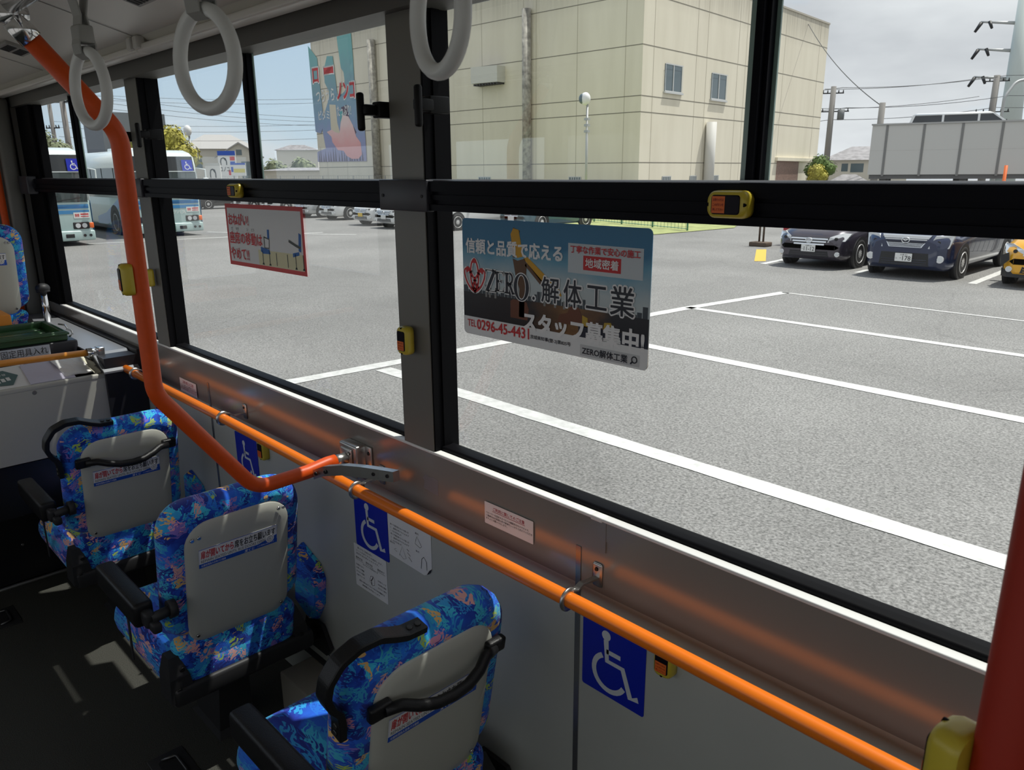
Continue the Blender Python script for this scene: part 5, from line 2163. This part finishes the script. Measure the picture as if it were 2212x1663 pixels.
        for yy in (2.35, 7.4):
            b.cyl((s * (w - .2), yy, .50), (s * (w + .008), yy, .50), .60, seg=28)
        b.build('wheel_arches', t)
        for yy in (2.35, 7.4):
            wheel_parts(t, s * (w - .13), yy, .47, s, .28, 8, mat('bus_rim', (0.55, 0.55, 0.55), .4, .3))
        b = B(BW)
        b.strip([(s * w, .1, 2.4), (s * (w + .22), -.22, 2.35), (s * (w + .20), -.25, 2.0)], .05, .03, (0, 1, 0))
        b.rbox(s * (w + .20) - .10, s * (w + .20) + .10, -.30, -.20, 1.65, 2.05, .03)
        b.build('mirror', t)
    b = B(BW)
    b.rbox(-.5, .5, 3.0, 4.6, H - .03, H + .14, .05)
    b.build('roof_unit', t)
    return t


bus('pale blue bus with number plate 15-56 parked beside the far lamp', -29.0, 10.88, PI / 2 - .03, '15-56', True)
bus('pale blue bus nearest the left edge with its front cut by the black pillar', -27.6, 6.75, PI / 2 - .02, '', False)

# =================================================================== BIG BUILDING
CX, CY, ZT = -33.79, 45.08, 15.2
dl = Vector((-.99959, -.02867, 0))
dr = Vector((-.08196, .99664, 0))
t = thing('exhibition_hall', 'large cream panelled building across the parking lot', 'building', (0, 0, 0))
b = B(CREAM)
c0 = Vector((CX, CY, 0))
p1, p2 = c0 + dl * 40.6, c0 + dr * 33.2
p3 = p1 + dr * 33.2
b.loft([[(p.x, p.y, z) for p in (c0, p2, p3, p1)] for z in (G, ZT)], smooth=False)
b.build('walls', t)
b = B(mat('coping', (0.42, 0.39, 0.33), .7))
for a, c in ((c0, p1), (c0, p2)):
    d = (c - a).normalized()
    n = Vector((d.y, -d.x, 0))
    if n.dot(Vector((0, 0, 0)) - a) < 0:
        n = -n
    q = [a - d * .05 - n * .4, c + d * .05 - n * .4, c + d * .05 + n * .07, a - d * .05 + n * .07]
    b.loft([[(p.x, p.y, z) for p in q] for z in (ZT - .03, ZT + .12)], smooth=False)
b.build('coping', t)
nl = Vector((.02867, -.99959, 0))
nr = Vector((.99664, .08196, 0))
FL = (c0 + nl * .004, dl, Vector((0, 0, 1)), nl)
FR = (c0 + nr * .004, dr, Vector((0, 0, 1)), nr)
b = B(mat('joint_dark', (0.20, 0.185, 0.15), .8))
for fr, L_ in ((FL, 40.6), (FR, 33.2)):
    for z in (13.1, 9.95, 6.72, 5.67, 2.33):
        b.stroke([(0, z), (L_, z)], .055, fr, .004)
b.build('course_joints', t)
b = B(mat('joint_pale', (0.46, 0.42, 0.33), .8))
for x in (1.42, 5.7, 9.7, 11.0, 15.6, 20.2, 24.8, 29.3, 30.8, 35.4, 39.0):
    b.stroke([(x, G), (x, ZT)], .045, FL, .003)
for x in (1.41, 7.4, 9.0, 14.2, 15.6, 21.8, 23.2, 31.2):
    b.stroke([(x, G), (x, ZT)], .045, FR, .003)
b.build('panel_joints', t)
HG = mat('hall_glass', (0.10, 0.14, 0.16), .1, spec=.7)
WF = mat('hall_window_frame', (0.55, 0.56, 0.56), .4)
for x0, x1, z0, z1 in ((2.95, 5.35, 7.2, 9.0), (9.9, 12.4, 7.1, 8.95)):
    b = B(HG)
    b.rect(x0, z0, x1, z1, FR, .02)
    w_ = b.build('window', t)
    b = B(WF)
    b.stroke([(x0, z0), (x1, z0), (x1, z1), (x0, z1)], .10, FR, .09, 0, True)
    b.rect(x0 + (x1 - x0) * .46, z0, x0 + (x1 - x0) * .5, z1, FR, .07)
    b.rect(x0 - .1, z0 - .15, x1 + .1, z0 - .03, FR, .16)
    b.build('window_frame', w_)
for fr, x0, x1 in ((FL, 5.17, 6.29), (FL, 14.8, 16.2), (FR, 3.2, 4.4), (FR, 7.3, 8.3), (FR, 11.0, 12.0)):
    b = B(HG)
    b.rect(x0, .2, x1, 1.36, fr, .02)
    w_ = b.build('window', t)
    b = B(WF)
    b.stroke([(x0, .2), (x1, .2), (x1, 1.36), (x0, 1.36)], .08, fr, .06, 0, True)
    for k in (1, 2, 3, 4):
        xx = x0 + (x1 - x0) * k / 5
        b.rect(xx - .03, .2, xx + .03, 1.36, fr, .05)
    b.build('window_frame', w_)
b = B(mat('duct_white', (0.62, 0.61, 0.56), .6))
o = FL
b.prism([(13.0, 8.55), (16.0, 8.6), (16.0, 9.85), (13.0, 9.75)], FL, .9)
b.use(DARKT)
for k in range(9):
    b.prism([(13.1 + k * .32, 8.42), (13.25 + k * .32, 8.42), (13.25 + k * .32, 8.56), (13.1 + k * .32, 8.56)], FL, .8)
b.build('vent_hood', t)
PIPE = mat('pipe_grey', (0.34, 0.32, 0.28), .6, noise=(3, .5))
PIPEW = mat('pipe_pale', (0.58, 0.57, 0.54), .6)
for fr, x, z1, r, m in ((FL, 10.35, 13.45, .34, PIPE), (FL, 29.9, 13.5, .36, PIPE), (FR, 9.55, 5.35, .40, PIPEW)):
    b = B(m)
    p = fr[0] + fr[1] * x + fr[3] * (r + .02)
    b.cyl((p.x, p.y, G), (p.x, p.y, z1), r, r, 18)
    b.use(DARKT)
    q = fr[0] + fr[1] * (x + r * 1.2) + fr[3] * .1
    b.cyl((q.x, q.y, G), (q.x, q.y, z1 - .2), .07, .07, 8)
    b.build('drain_pipe', t)
b = B(mat('shutter_brown', (0.24, 0.155, 0.125), .6, noise=(9, .3)))
b.prism([(23.4, G), (28.6, G), (28.6, 2.55), (23.4, 2.6)], FR, .01)
b.build('shutter', t)
b = B(CREAM)
b.prism([(23.0, 2.55), (32.2, 2.5), (32.2, 2.8), (23.0, 2.85)], FR, .25)
b.prism([(28.6, G), (31.6, G), (31.6, 2.5), (28.6, 2.5)], FR, .03)
b.build('door_canopy', t)

# torn banner on the left end of the facade
t = thing('torn_banner', 'torn purple and teal banner with a pink shape hanging on the cream building', 'banner', (0, 0, 0))
fr = (FL[0] + FL[1] * 41.0 + FL[3] * .05, -FL[1], FL[2], FL[3])      # +u runs to the viewer's right
BU = ramp_mat('banner_print', ('Z', 2.0, 15.0), [(0.0, (0.13, 0.11, 0.16)), (.12, (0.34, 0.28, 0.42)), (.35, (0.32, 0.34, 0.56)), (.55, (0.24, 0.36, 0.50)), (.75, (0.20, 0.34, 0.40)), (1.2, (0.18, 0.42, 0.42))], ((1.8, 1.8, 1.2), .3), .7)
b = B(BU)
Zs = lambda v: v
b.prism([(.0, 14.2), (1.5, 12.9), (1.75, 9.6), (1.95, 6.6), (1.3, 5.7), (.3, 5.9)], fr, .01)
b.prism([(.3, 2.9), (.35, 3.9), (2.0, 4.2), (1.6, 6.0), (1.95, 7.3), (2.9, 8.6), (3.3, 9.6), (2.6, 10.5), (2.6, 11.7), (3.3, 12.9), (4.3, 12.8), (4.5, 11.0), (4.7, 9.2), (5.0, 8.9), (6.2, 9.6), (6.0, 11.2), (5.6, 11.6), (5.3, 13.6), (5.2, 14.6), (7.6, 14.7), (7.7, 12.0), (7.7, 7.6), (7.6, 6.2), (8.2, 5.6), (8.6, 6.6), (8.9, 8.2), (9.0, 5.0), (9.0, 2.85)], fr, .012)
b.prism([(3.4, 9.0), (4.9, 9.3), (5.2, 6.5), (5.4, 4.6), (7.8, 4.6), (7.8, 8.7), (6.0, 9.4), (5.3, 9.2)], fr, .008)
b.build('cloth', t)
b = B(mat('banner_bare', (0.66, 0.60, 0.47), .8))
f2 = (fr[0] + fr[3] * .016, *fr[1:])
b.prism([(3.2, 8.4), (4.3, 8.3), (4.4, 6.6), (4.9, 5.2), (3.9, 5.0), (3.2, 5.4)], f2, .004)
b.build('bare_patch', t)
b = B(mat('banner_dark', (0.12, 0.09, 0.14), .8))
b.prism([(5.2, 8.0), (6.2, 8.2), (6.6, 6.8), (7.6, 5.6), (7.2, 5.2), (6.2, 6.2)], f2, .004)
for k in range(18):
    x = .5 + k * .46 + random.uniform(-.1, .1)
    b.prism([(x, 2.9), (x + .25, 2.9), (x + .12, 2.9 + random.uniform(.7, 1.6))], f2, .004)
b.use(mat('banner_teal', (0.13, 0.40, 0.42), .8))
b.prism([(4.9, 7.6), (5.6, 7.7), (6.0, 6.6), (5.6, 5.8), (5.0, 6.0)], f2, .004)
b.build('printed_shapes', t)
b = B(ramp_mat('banner_pink', ('Z', 3.6, 7.6), [(0, (0.72, 0.36, 0.36)), (.5, (0.80, 0.42, 0.42)), (1.3, (0.80, 0.62, 0.60))], ((.9, .9, .9), .5), .7))
f4 = (fr[0] + fr[3] * .022, *fr[1:])
b.prism([(2.4, 5.8), (3.2, 5.3), (3.3, 4.8), (4.2, 4.0), (5.2, 3.9), (5.7, 3.4), (6.6, 3.1), (7.7, 3.1), (8.3, 3.5), (8.2, 4.6), (7.5, 5.2), (7.1, 6.2), (6.4, 7.1), (5.4, 7.3), (5.0, 6.6), (4.7, 5.6), (4.0, 5.7), (3.3, 6.0)], f4, .004)
b.build('pink_shape', t)
b = B(PLATEW)
Tx = [('ロ', .5, 10.6, 1.6, 12.0), ('ー', 2.6, 11.25, 4.3, 11.9), ('ノンコ', 4.7, 8.75, 7.7, 10.3)]
for s_, x0, y0, x1, y1 in Tx:
    b.text(s_, x0 - .14, y0 - .14, x1 + .14, y1 + .14, fr, .030, .07)
b.text('つらうら', .9, 8.7, 4.2, 9.9, fr, .030, .02)
b.text('ビタミ', 1.1, 7.0, 3.1, 7.9, fr, .030, .02)
b.text('たっぷり!', 4.5, 7.2, 6.9, 8.2, fr, .030, .02)
b.use(RED)
for s_, x0, y0, x1, y1 in Tx:
    b.text(s_, x0, y0, x1, y1, fr, .034, .04)
b.build('lettering', t)

# =================================================================== LAMPS, POLES, WIRES
GALV = mat('galvanised', (0.42, 0.43, 0.43), .5, .4)
CONC = mat('pole_concrete', (0.22, 0.21, 0.20), .8)
t = thing('lot_lamp', 'slim parking lot lamp with a round white head in front of the cream building', 'street lamp', (-27.3, 31.9, G))
b = B(GALV)
b.cyl((0, 0, 0), (0, 0, 5.5), .075, .055, 12)
for z in (4.1, 4.4, 4.7):
    b.box(-.12, .12, -.1, .1, z, z + .12)
b.build('mast', t)
b = B(mat('lamp_white', (0.8, 0.8, 0.8), .4))
b.ball((-.1, -.05, 5.75), .32, (.9, .75, 1))
b.use(HG)
b.ball((-.22, -.16, 5.75), .25, (.8, .6, 1))
b.build('lamp_head', t)
t = thing('lot_lamp', 'lot lamp with a round head beside the yellow green tree', 'street lamp', (-73.0, 30.0, G))
b = B(GALV)
b.cyl((0, 0, 0), (0, 0, 5.6), .10, .08, 10)
b.build('mast', t)
b = B(mat('lamp_white', (0.8, 0.8, 0.8), .4))
b.ball((0, -.1, 5.95), .55, (.9, .6, .9))
b.build('lamp_head', t)


def upole(label, x, y, h, r, arms, tf=(), lean=0):
    t = thing('utility_pole', label, 'utility pole', (x, y, G), 'utility poles')
    b = B(CONC)
    b.cyl((0, 0, 0), (lean, 0, h), r * 1.25, r, 12)
    b.build('mast', t)
    b = B(DARKT)
    d = Vector((.85, .5, 0)).normalized()
    for z, l in arms:
        c = Vector((lean * z / h, 0, z))
        b.strip([c - d * l, c + d * l], .12, .10, (0, 0, 1))
        for k in (-1, -.55, .55, 1):
            p = c + d * l * k * .93
            b.cyl(p + Vector((0, 0, .03)), p + Vector((0, 0, .32)), .07, .05, 8)
    b.build('crossarm', t)
    for z, s in tf:
        b = B(mat('transformer_grey', (0.16, 0.17, 0.18), .6))
        c = Vector((lean * z / h, 0, z)) + d * s
        b.cyl(c, c + Vector((0, 0, 1.1)), .36, .36, 14)
        b.build('transformer', t)
    return t


upole('utility pole with crossarms right of the cream building', -39.9, 87.9, 10.9, .28, [(10.2, 1.1), (8.3, 1.8)], [(7.4, 1.0)])
upole('short bare pole left of the grey parking deck', -19.1, 48.7, 5.9, .17, [])
upole('utility pole with two transformers behind the white vehicle on the deck', -27.8, 101.5, 12.0, .33, [(11.4, 1.3), (8.2, 1.7), (7.1, 1.7), (6.0, 1.7)], [(4.4, -1.2), (4.4, 1.2)])
t = thing('steel_mast', 'tall pale steel transmission mast at the right picture edge', 'mast', (-27.6, 109.0, G))
b = B(mat('mast_green', (0.50, 0.55, 0.53), .5))
b.cyl((0, 0, 0), (-.9, 1.5, 24), 1.35, .75, 18)
b.build('mast', t)
for z in (18.3, 15.3, 12.2):
    b = B(GALV)
    c = Vector((-.9 * z / 24, 1.5 * z / 24, z))
    b.cyl(c, c + Vector((-4.1, -1.4, .5)), .22, .10, 8)
    b.cyl(c, c + Vector((4.1, 1.4, .5)), .22, .10, 8)
    b.use(DARKT)
    for s in (-1, 1):
        q = c + Vector((4.0 * s, 1.4 * s, .4))
        b.cyl(q, q + Vector((-.5, -.3, -1.0)), .22, .15, 8)
        b.cyl(q + Vector((-.9 * s, -.2, 0)), q + Vector((-1.3 * s, -.4, -.8)), .2, .14, 8)
    b.build('arm', t)
t = thing('street_lamp', 'street lamp with a curved arm in front of the steel mast', 'street lamp', (-17.1, 65.4, G))
b = B(GALV)
b.tube(bend([(0, 0, 0), (-.2, .1, 7.0), (.2, .9, 8.1), (1.3, 2.2, 8.35)], 1.0, 6), .10, 10)
b.build('mast', t)
b = B(GALV)
b.ball((1.6, 2.5, 8.32), .35, (1.5, 1.3, .5))
b.build('lamp_head', t)


def wire(a, c, sag, r=.022, label='overhead cable'):
    a, c = Vector(a), Vector(c)
    b = B(mat('cable_grey', (0.10, 0.105, 0.11), .8))
    b.tube([a.lerp(c, k / 14) - Vector((0, 0, 4 * sag * (k / 14) * (1 - k / 14))) for k in range(15)], r, 5)
    o = b.build('overhead_cable')
    return tag(o, label, 'cable', 'overhead cables')


A1, A2 = Vector((-39.9, 87.9, 10.25)), Vector((-27.8, 101.5, 11.45))
cl = 'overhead cable strung between the utility poles beyond the parking deck'
for z, s in ((.1, .9), (.0, -.9), (-2.0, 1.5), (-2.0, -1.5), (-3.2, .2)):
    o = Vector((s * .86, s * .5, z))
    wire(A1 + o, A2 + o, .35, .03, cl)
for z, s in ((.1, .9), (-2.0, 1.5), (-3.2, .2)):
    o = Vector((s * .86, s * .5, z))
    wire(A1 + o, A1 + o + Vector((-22, -2, 0)), .4, .03, 'overhead cable running behind the cream building')
    wire(A2 + o, A2 + o + Vector((20, -1, 0)), .4, .03, 'overhead cable leaving the right picture edge')
wire((-36.1, 73.0, 14.6), (-19.1, 48.7, 5.3), .6, .03, 'single cable slanting down from the cream building to the short pole')
for k, (za, zb) in enumerate(((9.6, 8.9), (9.1, 8.5), (6.5, 6.3), (5.9, 5.7), (4.9, 4.8))):
    wire((-100, 26 + k * .12, za + 1.0), (-78, 51.5 + k * .12, zb + 1.0), .5, .018, 'overhead cable crossing the blue sky left of the banner')
for k in range(3):
    wire((-64, 17.5, 6.75 + k * .4), (-78, 51.5, 6.9 + k * .4), .5, .016, 'overhead cable in the sky above the parked buses')
upole('tall utility pole at the left end of the sky cables, farther than the parked buses', -100, 26, 11.3, .2, [(10.9, .9), (7.2, .9)])
upole('utility pole behind the left end of the cream building', -78, 51.5, 10.6, .2, [(10.2, .9), (7.0, .9)])
upole('utility pole in the sky between the far ring and the foremost pillar', -64.0, 17.5, 8.4, .18, [(8.0, .9), (7.2, .9)])

# =================================================================== PARKING DECK
t = thing('parking_deck', 'grey panelled upper deck of a car park at right', 'car park', (0, 0, 0))
a0, a1 = Vector((-11.08, 27.65, 0)), Vector((-6.9, 29.1, 0))
dd = (a1 - a0).normalized()
nn = Vector((dd.y, -dd.x, 0))
fr = (a0, dd, Vector((0, 0, 1)), nn)
DK = mat('deck_panel', (0.56, 0.555, 0.53), .55)
b = B(DK)
b.prism([(0, 1.60), (15, 1.60), (15, 3.19), (0, 3.19)], fr, .06)
# left return wall of the deck
b.prism([(0, 1.6), (-.0, 3.19), (.06, 3.19), (.06, 1.6)], fr, -8)
b.build('panels', t)
b = B(mat('deck_post', (0.20, 0.20, 0.195), .6))
for k in range(12):
    x = .42 + k * 1.10
    b.prism([(x, 1.55), (x + .075, 1.55), (x + .075, 3.20), (x, 3.20)], fr, .075)
b.build('posts', t)
b = B(mat('deck_line', (0.45, 0.44, 0.42), .6))
b.stroke([(0, 2.38), (15, 2.38)], .008, fr, .0615)
b.build('panel_joint', t)
b = B(mat('deck_cap', (0.40, 0.40, 0.39), .6))
b.prism([(-.03, 3.19), (15, 3.19), (15, 3.24), (-.03, 3.24)], (fr[0] - nn * .02, dd, fr[2], nn), .12)
b.build('cap', t)
b = B(mat('deck_steel', (0.13, 0.13, 0.13), .7))
b.prism([(.05, 1.46), (15, 1.46), (15, 1.61), (.05, 1.61)], (fr[0] - nn * 8, dd, fr[2], nn), 8.0)
b.build('deck_floor', t)
b = B(mat('deck_steel', (0.13, 0.13, 0.13), .7))
for x in (.5, 2.9, 5.3, 7.7):
    for q in (-.3, -5.0):
        p = a0 + dd * x + nn * q
        b.box(p.x - .1, p.x + .1, p.y - .1, p.y + .1, G, 1.5)
b.build('columns', t)
b = B(mat('barrier_orange', (0.78, 0.16, 0.03), .5))
b.cyl((-7.15, 28.4, G), (-7.15, 28.4, 1.87), .05, seg=10)
tag(b.build('bollard'), 'orange post standing in front of the grey parking deck', 'post')
# vehicle on the deck
sv = car('white SUV parked on the upper parking deck', -9.55, 31.9, 1.78, 4.6, 1.72, WP, kind='van', plate='', rz=PI / 2 + .35, emblem=False)
sv.location = (-7.0, 32.4, 1.95)
# below the deck
rc = car('red car in the shade under the parking deck', -8.1, 34.0, 1.7, 3.9, 1.5, paint('red_paint', (0.40, 0.02, 0.03), 0), plate='', emblem=False)
car('pale car in the shade under the parking deck', -10.6, 34.5, 1.7, 3.9, 1.5, SP, plate='', emblem=False)

# =================================================================== FENCES
FG = mat('fence_green', (0.10, 0.26, 0.21), .6)
FB = mat('fence_wire', (0.30, 0.30, 0.29), .6)


def fence(label, a, c, h, n, m, z0=G):
    t = thing('fence', label, 'fence', (0, 0, 0))
    a, c = Vector((*a, z0)), Vector((*c, z0))
    b = B(m)
    k = max(2, int((c - a).length / 2.0))
    for i in range(k + 1):
        p = a.lerp(c, i / k)
        b.cyl(p, p + Vector((0, 0, h)), .035, seg=8)
    b.build('posts', t)
    b = B(m)
    for z in (.08, .5, 1.0):
        b.tube([a + Vector((0, 0, h * z)), c + Vector((0, 0, h * z))], .014, 5)
    for i in range(n):
        p = a.lerp(c, (i + .5) / n)
        b.tube([p + Vector((0, 0, .05)), p + Vector((0, 0, h))], .008, 4)
    b.build('mesh', t)


fence('low green wire fence in front of the grass above the poster', (-24.6, 27.6), (-16.4, 25.0), 1.1, 40, FG)
fence('grey mesh fence behind the purple car and the blue van', (-11.2, 22.6), (2.5, 22.4), 1.1, 110, FB)
fence('long mesh fence under the far trees beyond the buses', (-95, 35), (-60, 44), 1.9, 120, FB)
b = B(mat('stop_red', (0.42, 0.04, 0.05), .6))
fr = None
for x in (0, 1.9):
    b.rbox(-11.2 + x, -10.77 + x, 22.2, 22.28, G, G + .95, .01)
for k in range(20):
    b.box(-11.15 + k * .09, -11.13 + k * .09, 22.22, 22.25, G + .3, G + .9)
b.use(PLATEW)
b.box(-11.25, -9.3, 22.21, 22.26, G + .30, G + .38)
b.box(-11.25, -9.3, 22.21, 22.26, G + .86, G + .92)
tag(b.build('barrier'), 'small red and white barrier left of the purple car', 'barrier')
b = B(mat('planter_brown', (0.10, 0.07, 0.05), .8))
b.rbox(-11.75, -11.2, 21.2, 21.6, G, G + .13, .03)
for x in (-11.55, -11.42):
    b.cyl((x, 21.45, G + .1), (x, 21.45, G + 1.3), .03, seg=8)
tag(b.build('kerb_stop'), 'low brown kerb block with two thin posts left of the barrier', 'kerb')

# =================================================================== FAR HOUSES, SIGNS, TREES
HW = mat('house_wall', (0.60, 0.57, 0.50), .8)
ROOF = mat('roof_grey', (0.27, 0.26, 0.27), .7, noise=(1.5, .3))


def house(label, x, y, rz, w, d, hw, hr, group=None, roofm=None, gable=False, wins=()):
    t = thing('house', label, 'house', (x, y, G), group, rz=rz)
    b = B(HW)
    b.box(-w / 2, w / 2, 0, d, 0, hw)
    if gable:
        b.raw([(-w / 2, .0, hw), (w / 2, 0, hw), (0, 0, hw + hr)], [(0, 1, 2)])
    b.build('walls', t)
    b = B(roofm or ROOF)
    e = .5
    if gable:
        b.loft([[(-w / 2 - e, yy, hw - .2), (0, yy, hw + hr), (w / 2 + e, yy, hw - .2), (w / 2 + e, yy, hw - .05), (0, yy, hw + hr + .18), (-w / 2 - e, yy, hw - .05)] for yy in (-e, d + e)], smooth=False)
    else:
        b.raw([(-w / 2 - e, -e, hw), (w / 2 + e, -e, hw), (w / 2 + e, d + e, hw), (-w / 2 - e, d + e, hw), (-w * .18, d / 2, hw + hr), (w * .18, d / 2, hw + hr)],
              [(0, 1, 5, 4), (1, 2, 5), (2, 3, 4, 5), (3, 0, 4), (0, 3, 2, 1)])
    b.build('roof', t)
    for x0, x1, z0, z1 in wins:
        b = B(HG)
        b.box(x0, x1, -.03, .02, z0, z1)
        b.build('window', t)
    return t


house('pale house with a grey tiled hip roof between the cream building and the deck', -38.6, 95.5, .42, 9.0, 7.0, 3.2, 1.6, wins=((-2.6, -1.9, 1.9, 2.8), (-1.6, -.2, 1.8, 2.8), (.9, 1.7, 1.7, 2.9)))
house('low shed roof in front of the pale house', -37.9, 89.6, .42, 4.0, 1.6, .6, 1.0)
house('large pale building with a metal hip roof behind the yellow green tree', -121.5, 54.3, 1.15, 11.0, 9.0, 5.9, 2.3, gable=False, roofm=mat('roof_metal', (0.42, 0.41, 0.40), .6), wins=((-4.2, -2.6, 3.0, 4.4),))
house('white gabled hall with a slanted window behind the shop signs', -114.0, 54.0, 1.15, 6.0, 3.2, 4.6, 1.9, gable=True, roofm=mat('roof_metal', (0.42, 0.41, 0.40), .6), wins=((.2, 2.0, 1.5, 3.9), (-.4, .4, 4.8, 5.6)))
b = B(mat('dark_block', (0.17, 0.19, 0.22), .8))
b.box(-72.0, -67.5, 21.0, 25.9, G, 6.5)
tag(b.build('storage_block'), 'dark grey block rising behind the parked buses', 'building')


def board(label, x, y, rz, w, h, z0, stripe, lines_):
    t = thing('shop_sign', label, 'sign', (x, y, G), 'roadside signs far away', rz=rz)
    fr = (Vector((-w / 2, 0, z0)), Vector((1, 0, 0)), Vector((0, 0, 1)), Vector((0, -1, 0)))
    b = B(PLATEW)
    b.rect(0, 0, w, h, fr, .15)
    b.use(stripe)
    b.rect(0, h * .86, w, h, fr, .02, 0, .15)
    b.build('board', t)
    b = B(GALV)
    for s in (.15, .85):
        b.box(-w / 2 + w * s - .08, -w / 2 + w * s + .08, .02, .14, 0, z0 + .1)
    b.build('legs', t)
    b = B(BLACKI)
    for m, s_, x0, y0, x1, y1 in lines_:
        b.use(m)
        if s_:
            b.text(s_, w * x0, h * y0, w * x1, h * y1, fr, .18, .01, res=1)
        else:
            b.rect(w * x0, h * y0, w * x1, h * y1, fr, .02, 0, .15)
    b.build('lettering', t)


board('tall white roadside sign with a blue head and colour tiles', -110.8, 50.6, .85, 2.5, 4.4, .9, BLUES,
      [(BLACKI, '∩', .12, .56, .5, .80), (BLACKI, 'コノコ', .08, .36, .60, .50), (RED, '', .68, .70, .95, .82), (BLUES, '', .68, .56, .95, .67), (BLUES, '', .68, .42, .95, .53), (RED, '', .55, .24, .72, .40), (BLUES, '', .74, .24, .95, .38)])
board('small yellow and blue roadside sign right of the tall white sign', -99.6, 46.9, .85, 1.9, 1.6, 1.9, BLUES, [(mat('sign_yellow', (.7, .62, .15), .5), '', .2, .25, .95, .55), (BLUES, '', .03, .3, .17, .7)])
board('white arrow sign beside the yellow green tree', -62.0, 27.1, .85, 1.2, 1.4, 1.6, mat('sign_pale', (.6, .6, .58), .5), [(BLACKI, '∩', .3, .2, .7, .7)])

LEAF1 = mat('leaf_yellow_green', (0.36, 0.33, 0.055), .8, noise=(1.2, .45))
LEAF2 = mat('leaf_green', (0.10, 0.16, 0.04), .8, noise=(1.2, .5))
LEAF3 = mat('leaf_far', (0.22, 0.25, 0.15), .9, noise=(.4, .4))


def tree(label, x, y, blobs, m, n=900, s=.16, trunk=.12):
    t = thing('tree', label, 'tree', (x, y, G))
    b = B(mat('bark', (0.09, 0.07, 0.05), .9))
    b.cyl((0, 0, 0), (0, 0, blobs[0][2]), trunk, trunk * .6, 8)
    b.build('trunk', t)
    b = B(m)
    vs, fs = [], []
    tot = sum(q[3] ** 2 for q in blobs)
    for bx, by, bz, br in blobs:
        for k in range(int(n * br * br / tot)):
            d = Vector((random.gauss(0, 1), random.gauss(0, 1), random.gauss(0, 1))).normalized()
            c = Vector((bx, by, bz)) + d * br * random.uniform(.72, 1.06) * (1 if d.z > -.4 else .8)
            u = Vector((random.gauss(0, 1), random.gauss(0, 1), random.gauss(0, 1))).normalized()
            v = d.cross(u).normalized()
            u = v.cross(d + Vector((random.uniform(-.5, .5), random.uniform(-.5, .5), .3))).normalized()
            q = random.uniform(.6, 1.3) * s
            i = len(vs)
            vs += [c - u * q, c + v * q * .6, c + u * q, c - v * q * .6]
            fs.append((i, i + 1, i + 2, i + 3))
        t_ = bmesh.new()
        bmesh.ops.create_icosphere(t_, subdivisions=2, radius=br * .8)
        b.take(t_, Matrix.Translation((bx, by, bz)), False)
    b.raw(vs, fs)
    b.build('foliage', t)


tree('round yellow green tree behind the parked buses', -64.0, 24.2, [(0, 0, 3.4, 1.6), (-1.0, -1.1, 4.3, 1.3), (.5, .5, 4.7, 1.2), (1.0, 1.1, 3.4, 1.3), (-1.8, -1.8, 3.7, 1.1), (.2, 0, 2.0, 1.2), (.9, .9, 2.0, 1.0)], LEAF1, 4200, .15)
tree('green tree peeping out right of the cream building', -34.2, 74.0, [(0, 0, 2.7, .9), (.8, .2, 2.2, .8), (-.6, 0, 2.0, .9)], LEAF2, 700, .15)
tree('yellow flowering bush right of the cream building', -33.3, 71.5, [(0, 0, 1.9, .8), (.5, .2, 1.5, .6), (-.3, 0, 1.3, .6)], LEAF1, 600, .13)
tree('dark bare tree rising behind the bus roofs', -60.0, 14.6, [(0, 0, 4.3, 1.0), (.8, 1.0, 3.6, .9), (-.4, -.6, 3.4, .9)], LEAF3, 700, .14)
random.seed(12)
for k in range(9):
    f = k / 8
    x, y = -168 + f * 40, 66 + f * 34 + random.uniform(-1, 1)
    h = random.uniform(3.2, 5.2)
    tree(['rounded far tree left of the banner', 'low far tree left of the banner', 'spreading far tree left of the banner'][k % 3] + ', ' + ['first', 'second', 'third', 'fourth', 'fifth', 'sixth', 'seventh', 'eighth', 'ninth'][k] + ' in the hazy tree line',
         x, y, [(0, 0, h * .75, 1.9), (1.0, 1.0, h * .6, 1.6), (-1.0, -.9, h * .55, 1.6)], LEAF3, 260, .5, .3)
house('far pale shed below the hazy trees', -125, 70.5, 1.0, 14, 6, 2.6, .5)
house('far pale building with a tall sign tower behind the hazy trees', -165, 92, 1.0, 9, 6, 7.2, 1.2)
